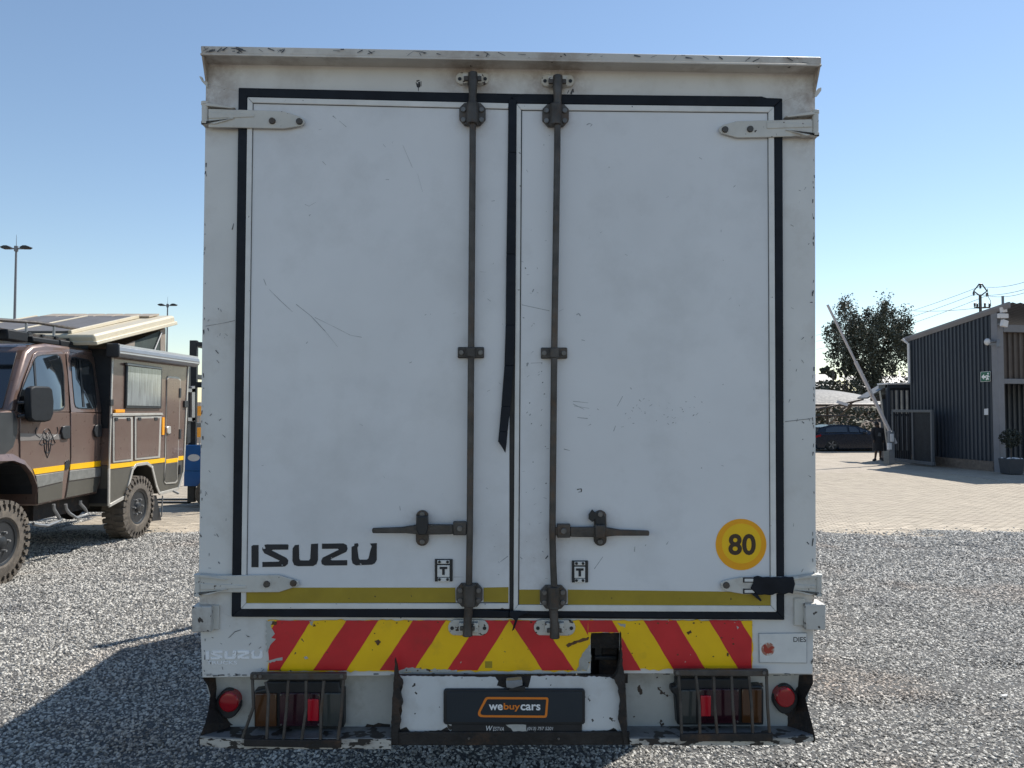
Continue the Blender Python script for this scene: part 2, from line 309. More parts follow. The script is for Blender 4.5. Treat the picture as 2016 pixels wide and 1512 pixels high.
# loose crushed stone, scattered over the gravel bed
stone_mat = M('crushed stone', (0.37, 0.352, 0.318), 0.65, var=0.3, scale=40, rand=0.70, patch=((0.30, 0.225, 0.17), 0.55, 0.75))
def gravel(stray=False):
    cells = []
    vs = []; fs = []; dens = []
    st = 0.25
    y = 3.4
    ys = np.arange(3.5, 15.6, st)
    if stray: ys = np.arange(12.2, 13.6, st)
    for yy in ys:
        for xx in np.arange(-12.5, 12.5, st):
            if abs(xx) > 0.9 * (yy + st) + 1.6: continue
            if -.8 < xx < 0.6 and yy > 9.5: continue
            if stray:
                o = len(vs); q_ = st * max(.12, 1 - (yy - 12.2) / 1.5) ** 1.5
                vs += [(xx, yy, .006), (xx + q_, yy, .006), (xx + q_, yy + q_, .006), (xx, yy + q_, .006)]; fs.append((o, o + 1, o + 2, o + 3)); continue
            if 0.012 + bed_h(xx + .12, yy + .12) < -0.035 or (yy > 13 and xx > -7.4): continue
            o = len(vs)
            for dx, dy in ((0, 0), (st, 0), (st, st), (0, st)):
                X, Y = xx + dx, yy + dy; vs.append((X, Y, 0.012 + bed_h(X, Y)))
            fs.append((o, o + 1, o + 2, o + 3))
    me = bpy.data.meshes.new('gravel'); me.from_pydata(vs, [], fs)
    o = bpy.data.objects.new('gravel', me); COL.objects.link(o); tag(o, kind='stuff')
    o['label'] = 'loose grey crushed stone gravel covering the yard' if not stray else 'stray stones strewn over the edge of the pavers'
    me.materials.append(stone_mat)
    ng = bpy.data.node_groups.new('scattered stones', 'GeometryNodeTree')
    ng.interface.new_socket(name='Geometry', in_out='INPUT', socket_type='NodeSocketGeometry')
    ng.interface.new_socket(name='Geometry', in_out='OUTPUT', socket_type='NodeSocketGeometry')
    N = ng.nodes; L = ng.links
    gi = N.new('NodeGroupInput'); go = N.new('NodeGroupOutput')
    pos = N.new('GeometryNodeInputPosition'); sep = N.new('ShaderNodeSeparateXYZ'); L.new(pos.outputs[0], sep.inputs[0])
    mr = N.new('ShaderNodeMapRange'); L.new(sep.outputs[1], mr.inputs[0])
    for i, q in enumerate((5.0, 11.5, 3300.0, 1350.0) if not stray else (12.3, 13.6, 200.0, 25.0)): mr.inputs[i + 1].default_value = q
    dp = N.new('GeometryNodeDistributePointsOnFaces'); L.new(gi.outputs[0], dp.inputs['Mesh']); L.new(mr.outputs[0], dp.inputs['Density'])
    jn = N.new('GeometryNodeJoinGeometry')
    for k, (sx, sy, sz) in enumerate(((1, .8, .62), (1, .65, .5), (.85, .85, .7), (1.2, .6, .55))):
        ico = N.new('GeometryNodeMeshIcoSphere'); ico.inputs['Radius'].default_value = 0.0098; ico.inputs['Subdivisions'].default_value = 1 if k != 2 else 2
        nz = N.new('ShaderNodeTexNoise'); nz.inputs['Scale'].default_value = 70.0; nz.noise_dimensions = '4D'; nz.inputs['W'].default_value = k * 3.7
        sb = N.new('ShaderNodeVectorMath'); sb.operation = 'SUBTRACT'; sb.inputs[1].default_value = (.5, .5, .5); L.new(nz.outputs['Color'], sb.inputs[0])
        sc = N.new('ShaderNodeVectorMath'); sc.operation = 'SCALE'; sc.inputs['Scale'].default_value = 0.021; L.new(sb.outputs[0], sc.inputs[0])
        sp = N.new('GeometryNodeSetPosition'); L.new(ico.outputs['Mesh'], sp.inputs['Geometry']); L.new(sc.outputs[0], sp.inputs['Offset'])
        tr = N.new('GeometryNodeTransform'); L.new(sp.outputs[0], tr.inputs['Geometry']); tr.inputs['Scale'].default_value = (sx, sy, sz)
        sm = N.new('GeometryNodeSetMaterial'); sm.inputs['Material'].default_value = stone_mat; L.new(tr.outputs[0], sm.inputs['Geometry'])
        g2 = N.new('GeometryNodeGeometryToInstance'); L.new(sm.outputs[0], g2.inputs[0]); L.new(g2.outputs[0], jn.inputs[0])
    ip = N.new('GeometryNodeInstanceOnPoints'); L.new(dp.outputs['Points'], ip.inputs['Points']); L.new(jn.outputs[0], ip.inputs['Instance']); ip.inputs['Pick Instance'].default_value = True
    rr = N.new('FunctionNodeRandomValue'); rr.data_type = 'FLOAT_VECTOR'; rr.inputs['Min'].default_value = (-.7, -.7, 0); rr.inputs['Max'].default_value = (.7, .7, 6.28); L.new(rr.outputs[0], ip.inputs['Rotation'])
    rs = N.new('FunctionNodeRandomValue'); rs.data_type = 'FLOAT'; rs.inputs[2].default_value = 0.5; rs.inputs[3].default_value = 1.6
    m2 = N.new('ShaderNodeMapRange'); L.new(sep.outputs[1], m2.inputs[0])
    for i, q in enumerate((5.0, 11.5, 1.0, 1.5)): m2.inputs[i + 1].default_value = q
    mu = N.new('ShaderNodeMath'); mu.operation = 'MULTIPLY'; L.new(rs.outputs[1], mu.inputs[0]); L.new(m2.outputs[0], mu.inputs[1]); L.new(mu.outputs[0], ip.inputs['Scale'])
    L.new(ip.outputs[0], go.inputs[0])
    md = o.modifiers.new('stones', 'NODES'); md.node_group = ng
gravel(); gravel(True)

# paved yard: clay pavers laid in running bond
paver_mat = M('sandy clay paver', (0.41, 0.35, 0.27), 0.85, var=0.12, scale=3, rand=0.22, bump=0.3, bscale=30, dirt=((0.28, 0.23, 0.18), 0.5, 1.2, 0.5))
paver_far = bpy.data.materials.new('distant pavers'); paver_far.use_nodes = True
nt = paver_far.node_tree; P = nt.nodes['Principled BSDF']; P.inputs['Roughness'].default_value = 0.85
tc = nt.nodes.new('ShaderNodeTexCoord'); br = nt.nodes.new('ShaderNodeTexBrick'); nt.links.new(tc.outputs['Object'], br.inputs['Vector'])
br.inputs['Scale'].default_value = 1.0; br.inputs['Brick Width'].default_value = 0.2; br.inputs['Row Height'].default_value = 0.1; br.inputs['Mortar Size'].default_value = 0.006
br.inputs['Color1'].default_value = (0.43, 0.37, 0.295, 1); br.inputs['Color2'].default_value = (0.35, 0.30, 0.24, 1); br.inputs['Mortar'].default_value = (0.20, 0.165, 0.13, 1)
nz = nt.nodes.new('ShaderNodeTexNoise'); nz.inputs['Scale'].default_value = 0.9; nz.inputs['Detail'].default_value = 6; nt.links.new(tc.outputs['Object'], nz.inputs['Vector'])
mx = nt.nodes.new('ShaderNodeMix'); mx.data_type = 'RGBA'; mx.blend_type = 'MULTIPLY'; mx.inputs[0].default_value = 0.5
cr = nt.nodes.new('ShaderNodeValToRGB'); cr.color_ramp.elements[0].color = (0.6, 0.57, 0.52, 1); cr.color_ramp.elements[0].position = 0.3; cr.color_ramp.elements[1].position = 0.7
nt.links.new(nz.outputs[0], cr.inputs[0]); nt.links.new(br.outputs[0], mx.inputs[6]); nt.links.new(cr.outputs[0], mx.inputs[7]); nt.links.new(mx.outputs[2], P.inputs['Base Color'])
paving = sheet('paving', -45, 60, 12.0, 62, -0.010, paver_far)
bed = bpy.data.objects['paving']
pv = MB().box(-0.0945, 0.0945, -0.0445, 0.0445, -0.03, 0.0).mesh('paver', paver_mat)
rows_near = []
rest = MB()
n_ind = 0
Y0 = 12.12
for r in range(122):
    y = Y0 + 0.1 * r + 0.05
    for i in range(-46, 72):
        x = 0.2 * i + (0.1 if r % 2 else 0.0)
        z = 0.004 * noise.noise(Vector((x * 0.8, y * 0.8, 2))) + random.uniform(-0.0015, 0.0015) + 0.001
        u = CX + F_PX * x / y
        seen = (u > 1603 and u < 2026) or (285 < u < 400)
        if seen and n_ind < 300 and r >= 3:
            o = bpy.data.objects.new('paver', pv); COL.objects.link(o); o.parent = paving
            o.location = (x, y, z); o.rotation_euler = (random.uniform(-.012, .012), random.uniform(-.008, .008), random.uniform(-.02, .02)); n_ind += 1
        elif x > -9 and x < 14.2:
            a, b = 0.0945, 0.0445
            v = [(x - a, y - b, z), (x + a, y - b, z), (x + a, y + b, z), (x - a, y + b, z), (x - a, y - b, z - .02), (x + a, y - b, z - .02), (x + a, y + b, z - .02), (x - a, y + b, z - .02)]
            rest.add(v, [(0, 1, 2, 3), (0, 4, 5, 1), (1, 5, 6, 2), (2, 6, 7, 3), (3, 7, 4, 0)])
WM['paving'] = Matrix.Identity(4)
rest.build('paver_field', paver_mat, paving, kind='stuff', fix=False)

# ================================================================ box truck seen from behind
def rotm(y, p, r):
    return Matrix.Rotation(y, 4, 'Z') @ Matrix.Rotation(p, 4, 'X') @ Matrix.Rotation(r, 4, 'Y')
TR = rotm(R(1.216), R(0.604), R(0.451))
TO = Vector((-0.0106, 2.8482, 1.2974)) - (TR @ Vector((0, 0, 1.2974)))
TM = Matrix.Translation(TO) @ TR; TI = TM.inverted()
truck = thing('box_truck', None, 'white box truck with closed rear doors and red and yellow chevron board', 'truck', mat=TM)
_cl = TI @ CAM
def tp(u, v, dy=0.0):                  # a point of the rear of the truck, dy metres in front of (-) or behind (+) its frame
    d = TI.to_3x3() @ ray(u, v); return _cl + d * ((dy - _cl.y) / d.y)
PX = 2.848 / F_PX
def tpr(mb, pts, yf, yb): return mb.prism([tp(u, v, yf) for u, v in pts], (0, yb - yf, 0))
def rect(u0, v0, u1, v1): return [(u0, v0), (u1, v0), (u1, v1), (u0, v1)]
def tcy(mb, c, r, yf, yb, n=16, r2=None):
    a = tp(c[0], c[1], yf); return mb.cyl(a, a + Vector((0, yb - yf, 0)), r * PX, (r2 or r) * PX, n)
def part(name, mat, parent, mb, bevel=0.0, label=None, kind=None, **k): return mb.build(name, mat, parent, bevel, True, label, None, None, kind, **k)

xl, xr = tp(405, 600).x, tp(1605, 600).x
zt, zb, zf = tp(1008, 118).z, tp(1008, 1333).z, tp(1008, 1222).z
BL = 5.85
# body shell: floor, sides, roof, front wall
b = MB()
b.box(xl + .004, xl + .05, 0.03, BL, zf - .1, zt - .05); part('side_wall', white_paint, truck, b)
b = MB(); b.box(xr - .05, xr - .004, 0.03, BL, zf - .1, zt - .05); part('side_wall', white_paint, truck, b)
b = MB(); b.box(xl + .002, xr - .002, 0.04, BL + .02, zt - .05, zt + .01); part('roof', white_paint, truck, b)
b = MB(); b.box(xl + .05, xr - .05, BL - .05, BL, zf - .1, zt - .05); part('front_wall', white_paint, truck, b)
b = MB(); b.box(xl + .05, xr - .05, 0.05, BL - .05, zf - .12, zf - .04); part('floor', rust_black, truck, b)
# rear frame: header, posts, sill (the sill has a hole cut into it)
b = MB()
tpr(b, [(405, 122), (1605, 142), (1605, 178), (1541, 200), (469, 180), (405, 165)], 0, .04)
tpr(b, [(405, 165), (480, 172), (466, 1222), (392, 1180), (391, 1131), (393, 1000)], 0.001, .04)
tpr(b, [(1605, 178), (1606, 1000), (1607, 1131), (1603, 1185), (1536, 1226), (1530, 185)], 0.001, .04)
tpr(b, [(392, 1180), (470, 1208), (1163, 1212), (1163, 1326), (398, 1334)], 0.002, .04)
tpr(b, [(1163, 1212), (1222, 1212), (1222, 1246), (1163, 1246)], 0.002, .04)
tpr(b, [(1222, 1212), (1540, 1212), (1603, 1185), (1600, 1327), (1222, 1326)], 0.002, .04)
frame = part('rear_frame', white_paint, truck, b, .002)
# a flared visor over the doors
yv = -0.075
q = [tp(395, 90, yv), tp(1617, 112, yv), tp(1617, 127, yv), tp(396, 105, yv)]
base = [tp(405.5, 126, 0), tp(1605.5, 146, 0)]
bk = [tp(404, 104, 0.045), tp(1608, 125, 0.045)]
for sgu in ([(396, 104, yv), (405.5, 126, 0), (406, 172, 0)], [(1616.5, 126, yv), (1605.5, 146, 0), (1605, 186, 0)]):
    b = MB(); b.prism([tp(*p) for p in sgu], (.006 if sgu[0][0] < 900 else -.006, .004, 0)); part('visor_gusset', visor_paint, truck, b)
v = q + base + bk + [base[0] + Vector((0, .045, 0)), base[1] + Vector((0, .045, 0))]
b = MB().add(v, [(0, 1, 2, 3), (3, 2, 5, 4), (0, 3, 4, 8, 6), (1, 7, 9, 5, 2), (0, 6, 7, 1)])
visor = part('rain_visor', visor_paint, truck, b, .004)
b = MB(); tpr(b, [(394, 104), (1618, 126), (1618, 130), (394, 108)], yv - .004, yv + .006); part('visor_lip', visor_paint, visor, b, .0015)
for us in ([(392, 150), (397, 151), (400, 158), (408, 161), (408, 172), (397, 160)], [(1617, 172), (1611, 174), (1606, 180), (1604, 190), (1610, 188), (1617, 178)]):
    b = MB(); tpr(b, us, -.012, .0); part('gutter_tab', hinge_paint, truck, b)
# door gap behind the doors
b = MB(); tpr(b, [(470, 174), (1540, 195), (1544, 1220), (457, 1214)], -.0015, .001); part('door_recess', rubber, frame, b)

def door(side):
    Lf = side == 'l'
    if Lf: outer = [(487, 191), (1003, 203), (1003, 1199), (474, 1199)]
    else: outer = [(1017, 204), (1524, 210), (1529, 1205), (1011, 1203)]
    d = MB(); tpr(d, outer, -.012, -.002)
    D = part('door', panel_white, truck, d, .002)
    # rubber seal
    s = MB()
    if Lf:
        tpr(s, [(469, 172), (1001, 184), (1009, 188), (1003, 204), (480, 191)], -.016, -.001)
        tpr(s, [(469, 172), (487, 190), (486, 600), (474, 1200), (455, 1215), (462, 700)], -.0155, -.001)
        tpr(s, [(455, 1215), (474, 1198), (900, 1197), (1004, 1203), (1002, 1217)], -.016, -.001)
    else:
        tpr(s, [(1010, 193), (1028, 184), (1300, 187), (1500, 189), (1510, 192), (1541, 193), (1524, 210), (1017, 204)], -.016, -.001)
        tpr(s, [(1541, 193), (1545, 1221), (1529, 1205), (1524, 210)], -.0155, -.001)
        tpr(s, [(1545, 1221), (1529, 1204), (1012, 1201), (1015, 1211), (1200, 1217)], -.016, -.001)
    part('rubber_seal', rubber, D, s, .004)
    # aluminium edge trim, mitred
    i = 10
    o4 = [Vector((*p, 0)) for p in outer]; sgn = [(1, 1), (-1, 1), (-1, -1), (1, -1)]
    w = [(10, 11), (2 if Lf else 11, 11), (2 if Lf else 11, 11), (10, 11)] if Lf else [(9, 12), (11, 11), (11, 12), (9, 12)]
    inn = [(p[0] + sg[0] * q_[0], p[1] + sg[1] * q_[1]) for p, sg, q_ in zip(outer, sgn, w)]
    for k in range(4):
        if Lf and k == 1: continue
        a, b2 = outer[k], outer[(k + 1) % 4]; c, e = inn[(k + 1) % 4], inn[k]
        def nudge(p, q_, t): L_ = math.hypot(q_[0] - p[0], q_[1] - p[1]); return (p[0] + (q_[0] - p[0]) * t / L_, p[1] + (q_[1] - p[1]) * t / L_)
        t = MB(); tpr(t, [nudge(a, b2, .5), nudge(b2, a, .5), nudge(c, e, .4), nudge(e, c, .4)], -.0185, -.011); part('edge_trim', trim_white, D, t, .002)
        t = MB(); n_ = 2.0
        dd = ((0, 1), (-1, 0), (0, -1), (1, 0))[k]
        tpr(t, [e, c, (c[0] + dd[0] * n_, c[1] + dd[1] * n_), (e[0] + dd[0] * n_, e[1] + dd[1] * n_)], -.0135, -.011); part('trim_shadow_gap', black_plastic, D, t)
    # reflective strip, broken at the lock rod bracket
    for seg in (([(485, 1157), (896, 1157), (897, 1186), (484, 1188)], [(952, 1157), (1001, 1156), (1001, 1186), (952, 1185)]) if Lf else ([(1022, 1161), (1063, 1161), (1063, 1190), (1022, 1190)], [(1118, 1161), (1517, 1166), (1517, 1192), (1118, 1191)])):
        t = MB(); tpr(t, seg, -.0138, -.011); part('reflective_strip', olive_tape, D, t)
    # hinges
    for (poly, kn, bolts) in HINGES[side]:
        t = MB(); tpr(t, poly, -.027, -.0195); H = part('hinge_strap', hinge_paint, D, t, .002)
        u, v0, v1 = kn
        t = MB(); t.cyl(tp(u, v0, -.02), tp(u, v1, -.02), .0125, n=14); part('hinge_knuckle', hinge_paint, D, t, .001)
        t = MB()
        for vv in (v0 - 1, v1 + 1):
            sx = 1 if Lf else -1; y_ = -4 if vv < v0 else 5
            tpr(t, [(u - sx * 7, vv - 2), (u + sx * 18, vv + 1 + y_ * .2), (u + sx * 58, vv - y_ * 1.9), (u + sx * 52, vv - y_ * 2.3), (u - sx * 7, vv + 3)], -.032, -.002)
            t.cyl(tp(u, vv - 3, -.02), tp(u, vv + 3, -.02), .015, n=12)
        part('hinge_bracket', hinge_paint, D, t, .001)
        t = MB(); us_ = sorted((poly[0][0], poly[0][0] + (90 if Lf else -90))); vm = (v0 + v1) / 2 + 3
        tpr(t, [(us_[0], vm - 6), (us_[1], vm - 2), (us_[1], vm + 4), (us_[0], vm + 7)], -.030, -.026); part('hinge_rib', hinge_paint, D, t, .003)
        for c in bolts:
            t = MB(); tcy(t, c, 6, -.034, -.026, 10, 6.8); part('bolt', dark_steel, D, t, .001)
    # lock rod with bearings and keepers
    if Lf: rod = [(931, 152), (930.5, 300), (927.5, 694), (925, 1040), (923, 1172), (920.5, 1246)]
    else: rod = [(1098, 158), (1097, 300), (1091, 694), (1087.5, 1046), (1089, 1110), (1092, 1176), (1092, 1250)]
    t = MB(); t.tube([tp(u, v, -.044) for u, v in rod], 6.5 * PX, 12); part('lock_rod', dark_steel, D, t)
    (cu, cv), (mu, mv), (lu, lv) = ((930, 224), (927, 694), (924, 1172)) if Lf else ((1094, 226), (1091, 695), (1090, 1176))
    for (u, v_, h) in ((cu, cv, 22), (lu, lv, 23)):
        t = MB(); oct_ = [(u - 26, v_ - 12), (u - 16, v_ - h), (u + 16, v_ - h), (u + 26, v_ - 12), (u + 26, v_ + 10), (u + 15, v_ + h), (u - 15, v_ + h), (u - 26, v_ + 10)]
        tpr(t, oct_, -.030, -.012); t.cyl(tp(u, v_ - h + 1, -.042), tp(u, v_ + h - 1, -.042), 12 * PX, n=16); part('rod_bracket', dark_steel, D, t, .003)
        for a, c in ((-18, -9), (18, -9), (-18, 11), (18, 11)):
            t = MB(); tcy(t, (u + a, v_ + c), 5, -.036, -.029, 10); part('bolt', bolt_steel, D, t, .001)
    t = MB(); tpr(t, rect(mu - 26, mv - 11, mu + 26, mv + 11), -.024, -.012); t.cyl(tp(mu, mv - 10, -.042), tp(mu, mv + 10, -.042), 9.5 * PX, n=14); part('rod_guide', dark_steel, D, t, .004)
    for a in (-19, 19):
        t = MB(); tcy(t, (mu + a, mv), 5, -.030, -.023, 10); part('bolt', bolt_steel, D, t, .001)
    # thicker cam ends
    ku, kv = rod[0]; bu, bv = rod[-1]
    t = MB(); t.tube([tp(ku, kv - 9, -.046), tp(ku, kv + 8, -.046), tp(ku - .5, kv + 38, -.045), tp(ku - .5, kv + 55, -.045)], [9 * PX, 10 * PX, 7.5 * PX, 9 * PX], 12)
    tpr(t, rect(ku - 18, kv - 3, ku + 17, kv + 6), -.05, -.035); part('locking_cam', dark_steel, D, t, .002)
    t = MB(); t.tube([tp(lu - 1, lv + 20, -.045), tp(bu, bv - 20, -.045), tp(bu, bv + 6, -.046)], [9 * PX, 8 * PX, 10 * PX], 12)
    tpr(t, rect(bu - 15, bv - 12, bu + 14, bv - 4), -.05, -.035); part('locking_cam', dark_steel, D, t, .002)
    # swing handle
    hu, hv, ce, cc = (905, 1041, 733, 831) if Lf else (1110, 1046, 1278, 1182)
    sg = -1 if Lf else 1
    t = MB(); tpr(t, rect(min(hu - 13, hu + 13), hv - 14, hu + 13, hv + 13), -.05, -.030); tpr(t, rect(min(hu, hu - sg * 22), hv - 8, max(hu, hu - sg * 22), hv + 8), -.046, -.034)
    part('handle_socket', dark_steel, D, t, .003)
    t = MB(); tcy(t, (hu, hv), 5.5, -.056, -.049, 10); part('bolt', bolt_steel, D, t, .001)
    t = MB(); e0 = hu + sg * 13
    tpr(t, [(e0, hv - 8), (cc + sg * 5, hv - 9), (cc + sg * 40, hv - 3), (ce, hv - 1), (ce + sg * 1, hv + 3), (ce, hv + 9), (cc + sg * 32, hv + 9), (cc, hv + 12), (e0, hv + 11)], -.047, -.035); part('swing_handle', dark_steel, D, t, .003)
    t = MB(); cv_ = 1040
    ell = [(cc + 12.5 * math.cos(a), (cv_ - 23 if math.sin(a) < 0 else cv_ + 23) + 12 * math.sin(a)) for a in [2 * math.pi * k / 18 for k in range(18)]]
    tpr(t, ell, -.028, -.012); part('handle_catch', dark_steel, D, t, .002)
    t = MB(); tpr(t, [(cc - 11, hv - 24), (cc + 11, hv - 24), (cc + 11, hv + 2), (cc + 7, hv + 12), (cc - 7, hv + 12), (cc - 11, hv + 2)] if Lf else [(cc - 10, hv - 12), (cc + 10, hv - 12), (cc + 10, hv + 14), (cc - 10, hv + 14)], -.058, -.028); part('catch_plate', black_plastic if Lf else dark_steel, D, t, .003)
    if not Lf:
        t = MB(); tpr(t, [(1192, 1043), (1192, 1018), (1186, 1010), (1172, 1009), (1166, 1003), (1159, 1013), (1159, 1022), (1167, 1028), (1172, 1022), (1174, 1043)], -.036, -.027); part('catch_hook', black_plastic, D, t, .002)
    for c in ((cc, cv_ - 27), (cc, cv_ + 27)):
        t = MB(); tcy(t, c, 5, -.034 if Lf else -.041, -.027, 10); part('bolt', bolt_steel, D, t, .001)
    # door pad marked T
    u0, v0, u1, v1 = (856, 1101, 891, 1145) if Lf else (1126, 1104, 1158, 1147)
    t = MB(); tpr(t, rect(u0, v0, u1, v1), -.020, -.012); K = part('door_pad', black_plastic, D, t, .002)
    m_ = (u0 + u1) / 2
    t = MB(); tpr(t, rect(u0 + 5, v0 + 2, u1 - 6, v0 + 9), -.024, -.019); tpr(t, rect(u0 + 5, v0 + 12, u1 - 6, v1 - 9), -.024, -.019); tpr(t, rect(u0 + 6, v1 - 7.5, u1 - 6, v1), -.024, -.019); part('pad_face', trim_white, D, t, .001)
    t = MB(); tpr(t, [(m_ - 8, v0 + 15), (m_ + 7, v0 + 15), (m_ + 7, v0 + 19.5), (m_ + 2, v0 + 19.5), (m_ + 2, v0 + 31), (m_ - 3, v0 + 31), (m_ - 3, v0 + 19.5), (m_ - 8, v0 + 19.5)], -.0255, -.0238); part('pad_letter', black_vinyl, D, t)
    for c in ((u0 + 9, v0 + 5.5), (u1 - 10, v0 + 5.5), (u0 + 9, v1 - 4), (u1 - 10, v1 - 4)):
        t = MB(); tcy(t, c, 2.8, -.027, -.0238, 8); part('screw', black_plastic, D, t)
    return D
HINGES = {
 'l': [([(410, 214), (515, 217), (558, 219), (590, 229), (599, 236), (599, 243), (591, 248), (560, 253), (500, 252), (410, 250)], (404, 205, 241), [(535, 237), (588.5, 238)]),
       ([(394, 1134), (548, 1132), (587, 1144), (589, 1153), (549, 1166), (394, 1167)], (390, 1134, 1169), [(524, 1151), (576.5, 1149)])],
 'r': [([(1600, 234), (1584, 235), (1452, 238), (1425, 245), (1416, 251), (1416, 257), (1420, 262), (1452, 271), (1505, 270), (1600, 267)], (1605, 222, 264), [(1428.5, 254), (1478, 253)]),
       ([(1607, 1135), (1458, 1137), (1428, 1143), (1419, 1148), (1421, 1159), (1430, 1164), (1465, 1170), (1607, 1167)], (1611, 1134, 1169), [(1431, 1153)])]}
dl = door('l'); dr = door('r')
# worn lettering on the left door
Z7 = lambda p: (370 + p[0] * .33069, 1000 + p[1] * .33069)
LET = [[(378, 228), (388, 221), (420, 221), (420, 353), (378, 353)],
 [(455, 220), (470, 217), (595, 217), (598, 222), (597, 248), (508, 249), (498, 253), (585, 297), (597, 312), (594, 334), (578, 348), (560, 350), (443, 352), (443, 322), (540, 320), (546, 314), (455, 270), (443, 250), (443, 234), (450, 246), (462, 241)],
 [(636, 222), (660, 219), (662, 300), (668, 312), (720, 313), (728, 302), (733, 215), (774, 212), (774, 310), (765, 335), (745, 346), (655, 347), (632, 340), (622, 315), (623, 242)],
 [(798, 213), (925, 211), (945, 221), (950, 245), (942, 262), (848, 306), (856, 312), (948, 311), (948, 342), (815, 343), (797, 335), (793, 315), (802, 296), (898, 249), (893, 243), (798, 244)],
 [(990, 213), (1010, 210), (1016, 222), (1008, 238), (1016, 300), (1023, 308), (1065, 308), (1075, 300), (1085, 258), (1094, 228), (1084, 212), (1124, 209), (1124, 310), (1112, 330), (1095, 338), (1000, 342), (980, 330), (974, 305), (974, 232), (990, 226)]]
for L_ in LET:
    t = MB(); tpr(t, [Z7(p) for p in L_], -.0136, -.0115); part('letter', black_vinyl, dl, t)
# speed disc on the right door
t = MB(); tcy(t, (1459, 1072), 50, -.0136, -.0115, 48); part('speed_disc', disc_orange, dr, t)
t = MB(); tcy(t, (1460, 1070), 39, -.0145, -.013, 48); part('disc_face', disc_yellow, dr, t)
t = MB(); lettering(t, '80', (1434, 1051, 1488, 1093), lambda u, v: tp(u, v, -.0152), bold=0.028); part('disc_number', brown_ink, dr, t, fix=False)
# black tape and slots on the lower right hinge
t = MB(); tpr(t, ragged([(1484, 1136), (1563, 1136), (1566, 1150), (1562, 1170), (1490, 1171), (1478, 1158)], 3, 8), -.034, -.026); part('tape_wrap', rubber, dr, t, .004)
t = MB(); tpr(t, [(1490, 1168), (1500, 1182), (1497, 1184), (1480, 1170)], -.031, -.026); part('tape_end', rubber, dr, t)
for vv in (1137, 1159):
    t = MB(); tpr(t, rect(1463, vv, 1488, vv + 10), -.0285, -.025); part('hinge_slot', black_plastic, dr, t)
    t = MB(); tpr(t, rect(1466, vv + 2.5, 1487, vv + 8), -.0295, -.026); part('slot_insert', trim_white, dr, t)
# centre seal, its lower half torn loose
t = MB()
def strip(pts, w, dy):
    a = [tp(u - w_ / 2, v, d) for (u, v), w_, d in zip(pts, w, dy)]; c = [tp(u + w_ / 2, v, d) for (u, v), w_, d in zip(pts, w, dy)]
    for i in range(len(pts) - 1): t.loft([a[i], c[i], c[i] + Vector((0, .006, 0)), a[i] + Vector((0, .006, 0))], [a[i + 1], c[i + 1], c[i + 1] + Vector((0, .006, 0)), a[i + 1] + Vector((0, .006, 0))])
strip([(1009, 195), (1008, 300), (1006, 500), (1005, 640), (1002, 720), (996, 800), (991, 850), (989, 870)], [16, 16, 18, 19, 18, 18, 17, 17], [-.021, -.024, -.025, -.026, -.03, -.033, -.034, -.034])
tpr(t, [(980.5, 869), (998, 869), (995, 892), (988, 880)], -.034, -.030)
part('torn_door_seal', rubber, truck, t, .002, label='black centre door seal torn loose at its lower end')
t = MB(); tpr(t, [(1003.5, 200), (1016.5, 200), (1010.5, 1203), (1003.5, 1203)], -.004, -.002); part('door_gap', black_plastic, truck, t)
t = MB(); tpr(t, [(1004, 1203), (1022, 1203), (1042, 1206), (1022, 1214), (1012, 1240), (1008, 1243), (1014, 1222), (1003, 1212)], -.03, -.02); part('torn_seal_end', rubber, truck, t, .002)
# keepers
def keeper(u, v, w, h, up):
    n = 18; t = MB(); st = [(u + math.copysign(w - h, math.cos(a)) + h * math.cos(a), v + h * math.sin(a)) for a in [2 * math.pi * (k + .5) / n for k in range(n)]]
    tpr(t, st, -.012, .001); K = part('rod_keeper', bracket_white, truck, t, .003)
    for sx in (-1, 1):
        t = MB(); tcy(t, (u + sx * (w - 8), v + 1), 3.6, -.014, -.010, 10); part('keeper_hole', black_plastic, K, t)
        t = MB(); tpr(t, rect(u + sx * 14 - 5, v - 9, u + sx * 14 + 5, v + 9), -.04, -.011); part('keeper_jaw', bracket_white, K, t, .002)
keeper(930, 154, 33, 12, 1); keeper(1098, 158, 33, 12, 1); keeper(922, 1236, 40, 16, 0); keeper(1092, 1236, 41, 16, 0)
# scuffs, scratches and handling marks
def marks(parent, mat, lines, dy, seed):
    rnd = random.Random(seed); t = MB()
    for (pts, w) in lines:
        for i in range(len(pts) - 1):
            (a, b_), (c, d) = pts[i], pts[i + 1]; L_ = max(.1, math.hypot(c - a, d - b_)); nx, ny = -(d - b_) / L_ * w / 2, (c - a) / L_ * w / 2
            k0, k1 = rnd.uniform(.3, 1), rnd.uniform(.2, .9)
            t.add([tp(a + nx * k0, b_ + ny * k0, dy), tp(a - nx * k0, b_ - ny * k0, dy), tp(c - nx * k1, d - ny * k1, dy), tp(c + nx * k1, d + ny * k1, dy)], [(0, 1, 2, 3)])
    return part('scuff_marks', mat, parent, t, kind='stuff', fix=False)
rl = random.Random(3)
lines = [([(530, 570), (552, 592), (576, 614)], 1.6), ([(583, 599), (612, 622), (640, 652), (665, 683)], 1.8), ([(519, 549), (524, 562)], 1.5), ([(620, 625), (655, 642), (690, 660), (712, 664)], 1.1), ([(655, 228), (662, 234)], 2.5), ([(668, 238), (682, 250)], 1.8), ([(635, 318), (642, 325)], 1.2), ([(793, 286), (812, 330)], 1.2), ([(822, 342), (832, 378)], 1), ([(600, 402), (608, 406), (622, 398)], 1.2), ([(787, 996), (788, 1005)], 2.5), ([(945, 535), (958, 536)], 1), ([(1000, 1095), (985, 1106)], 1.8), ([(893, 1136), (913, 1136)], 1.4)]
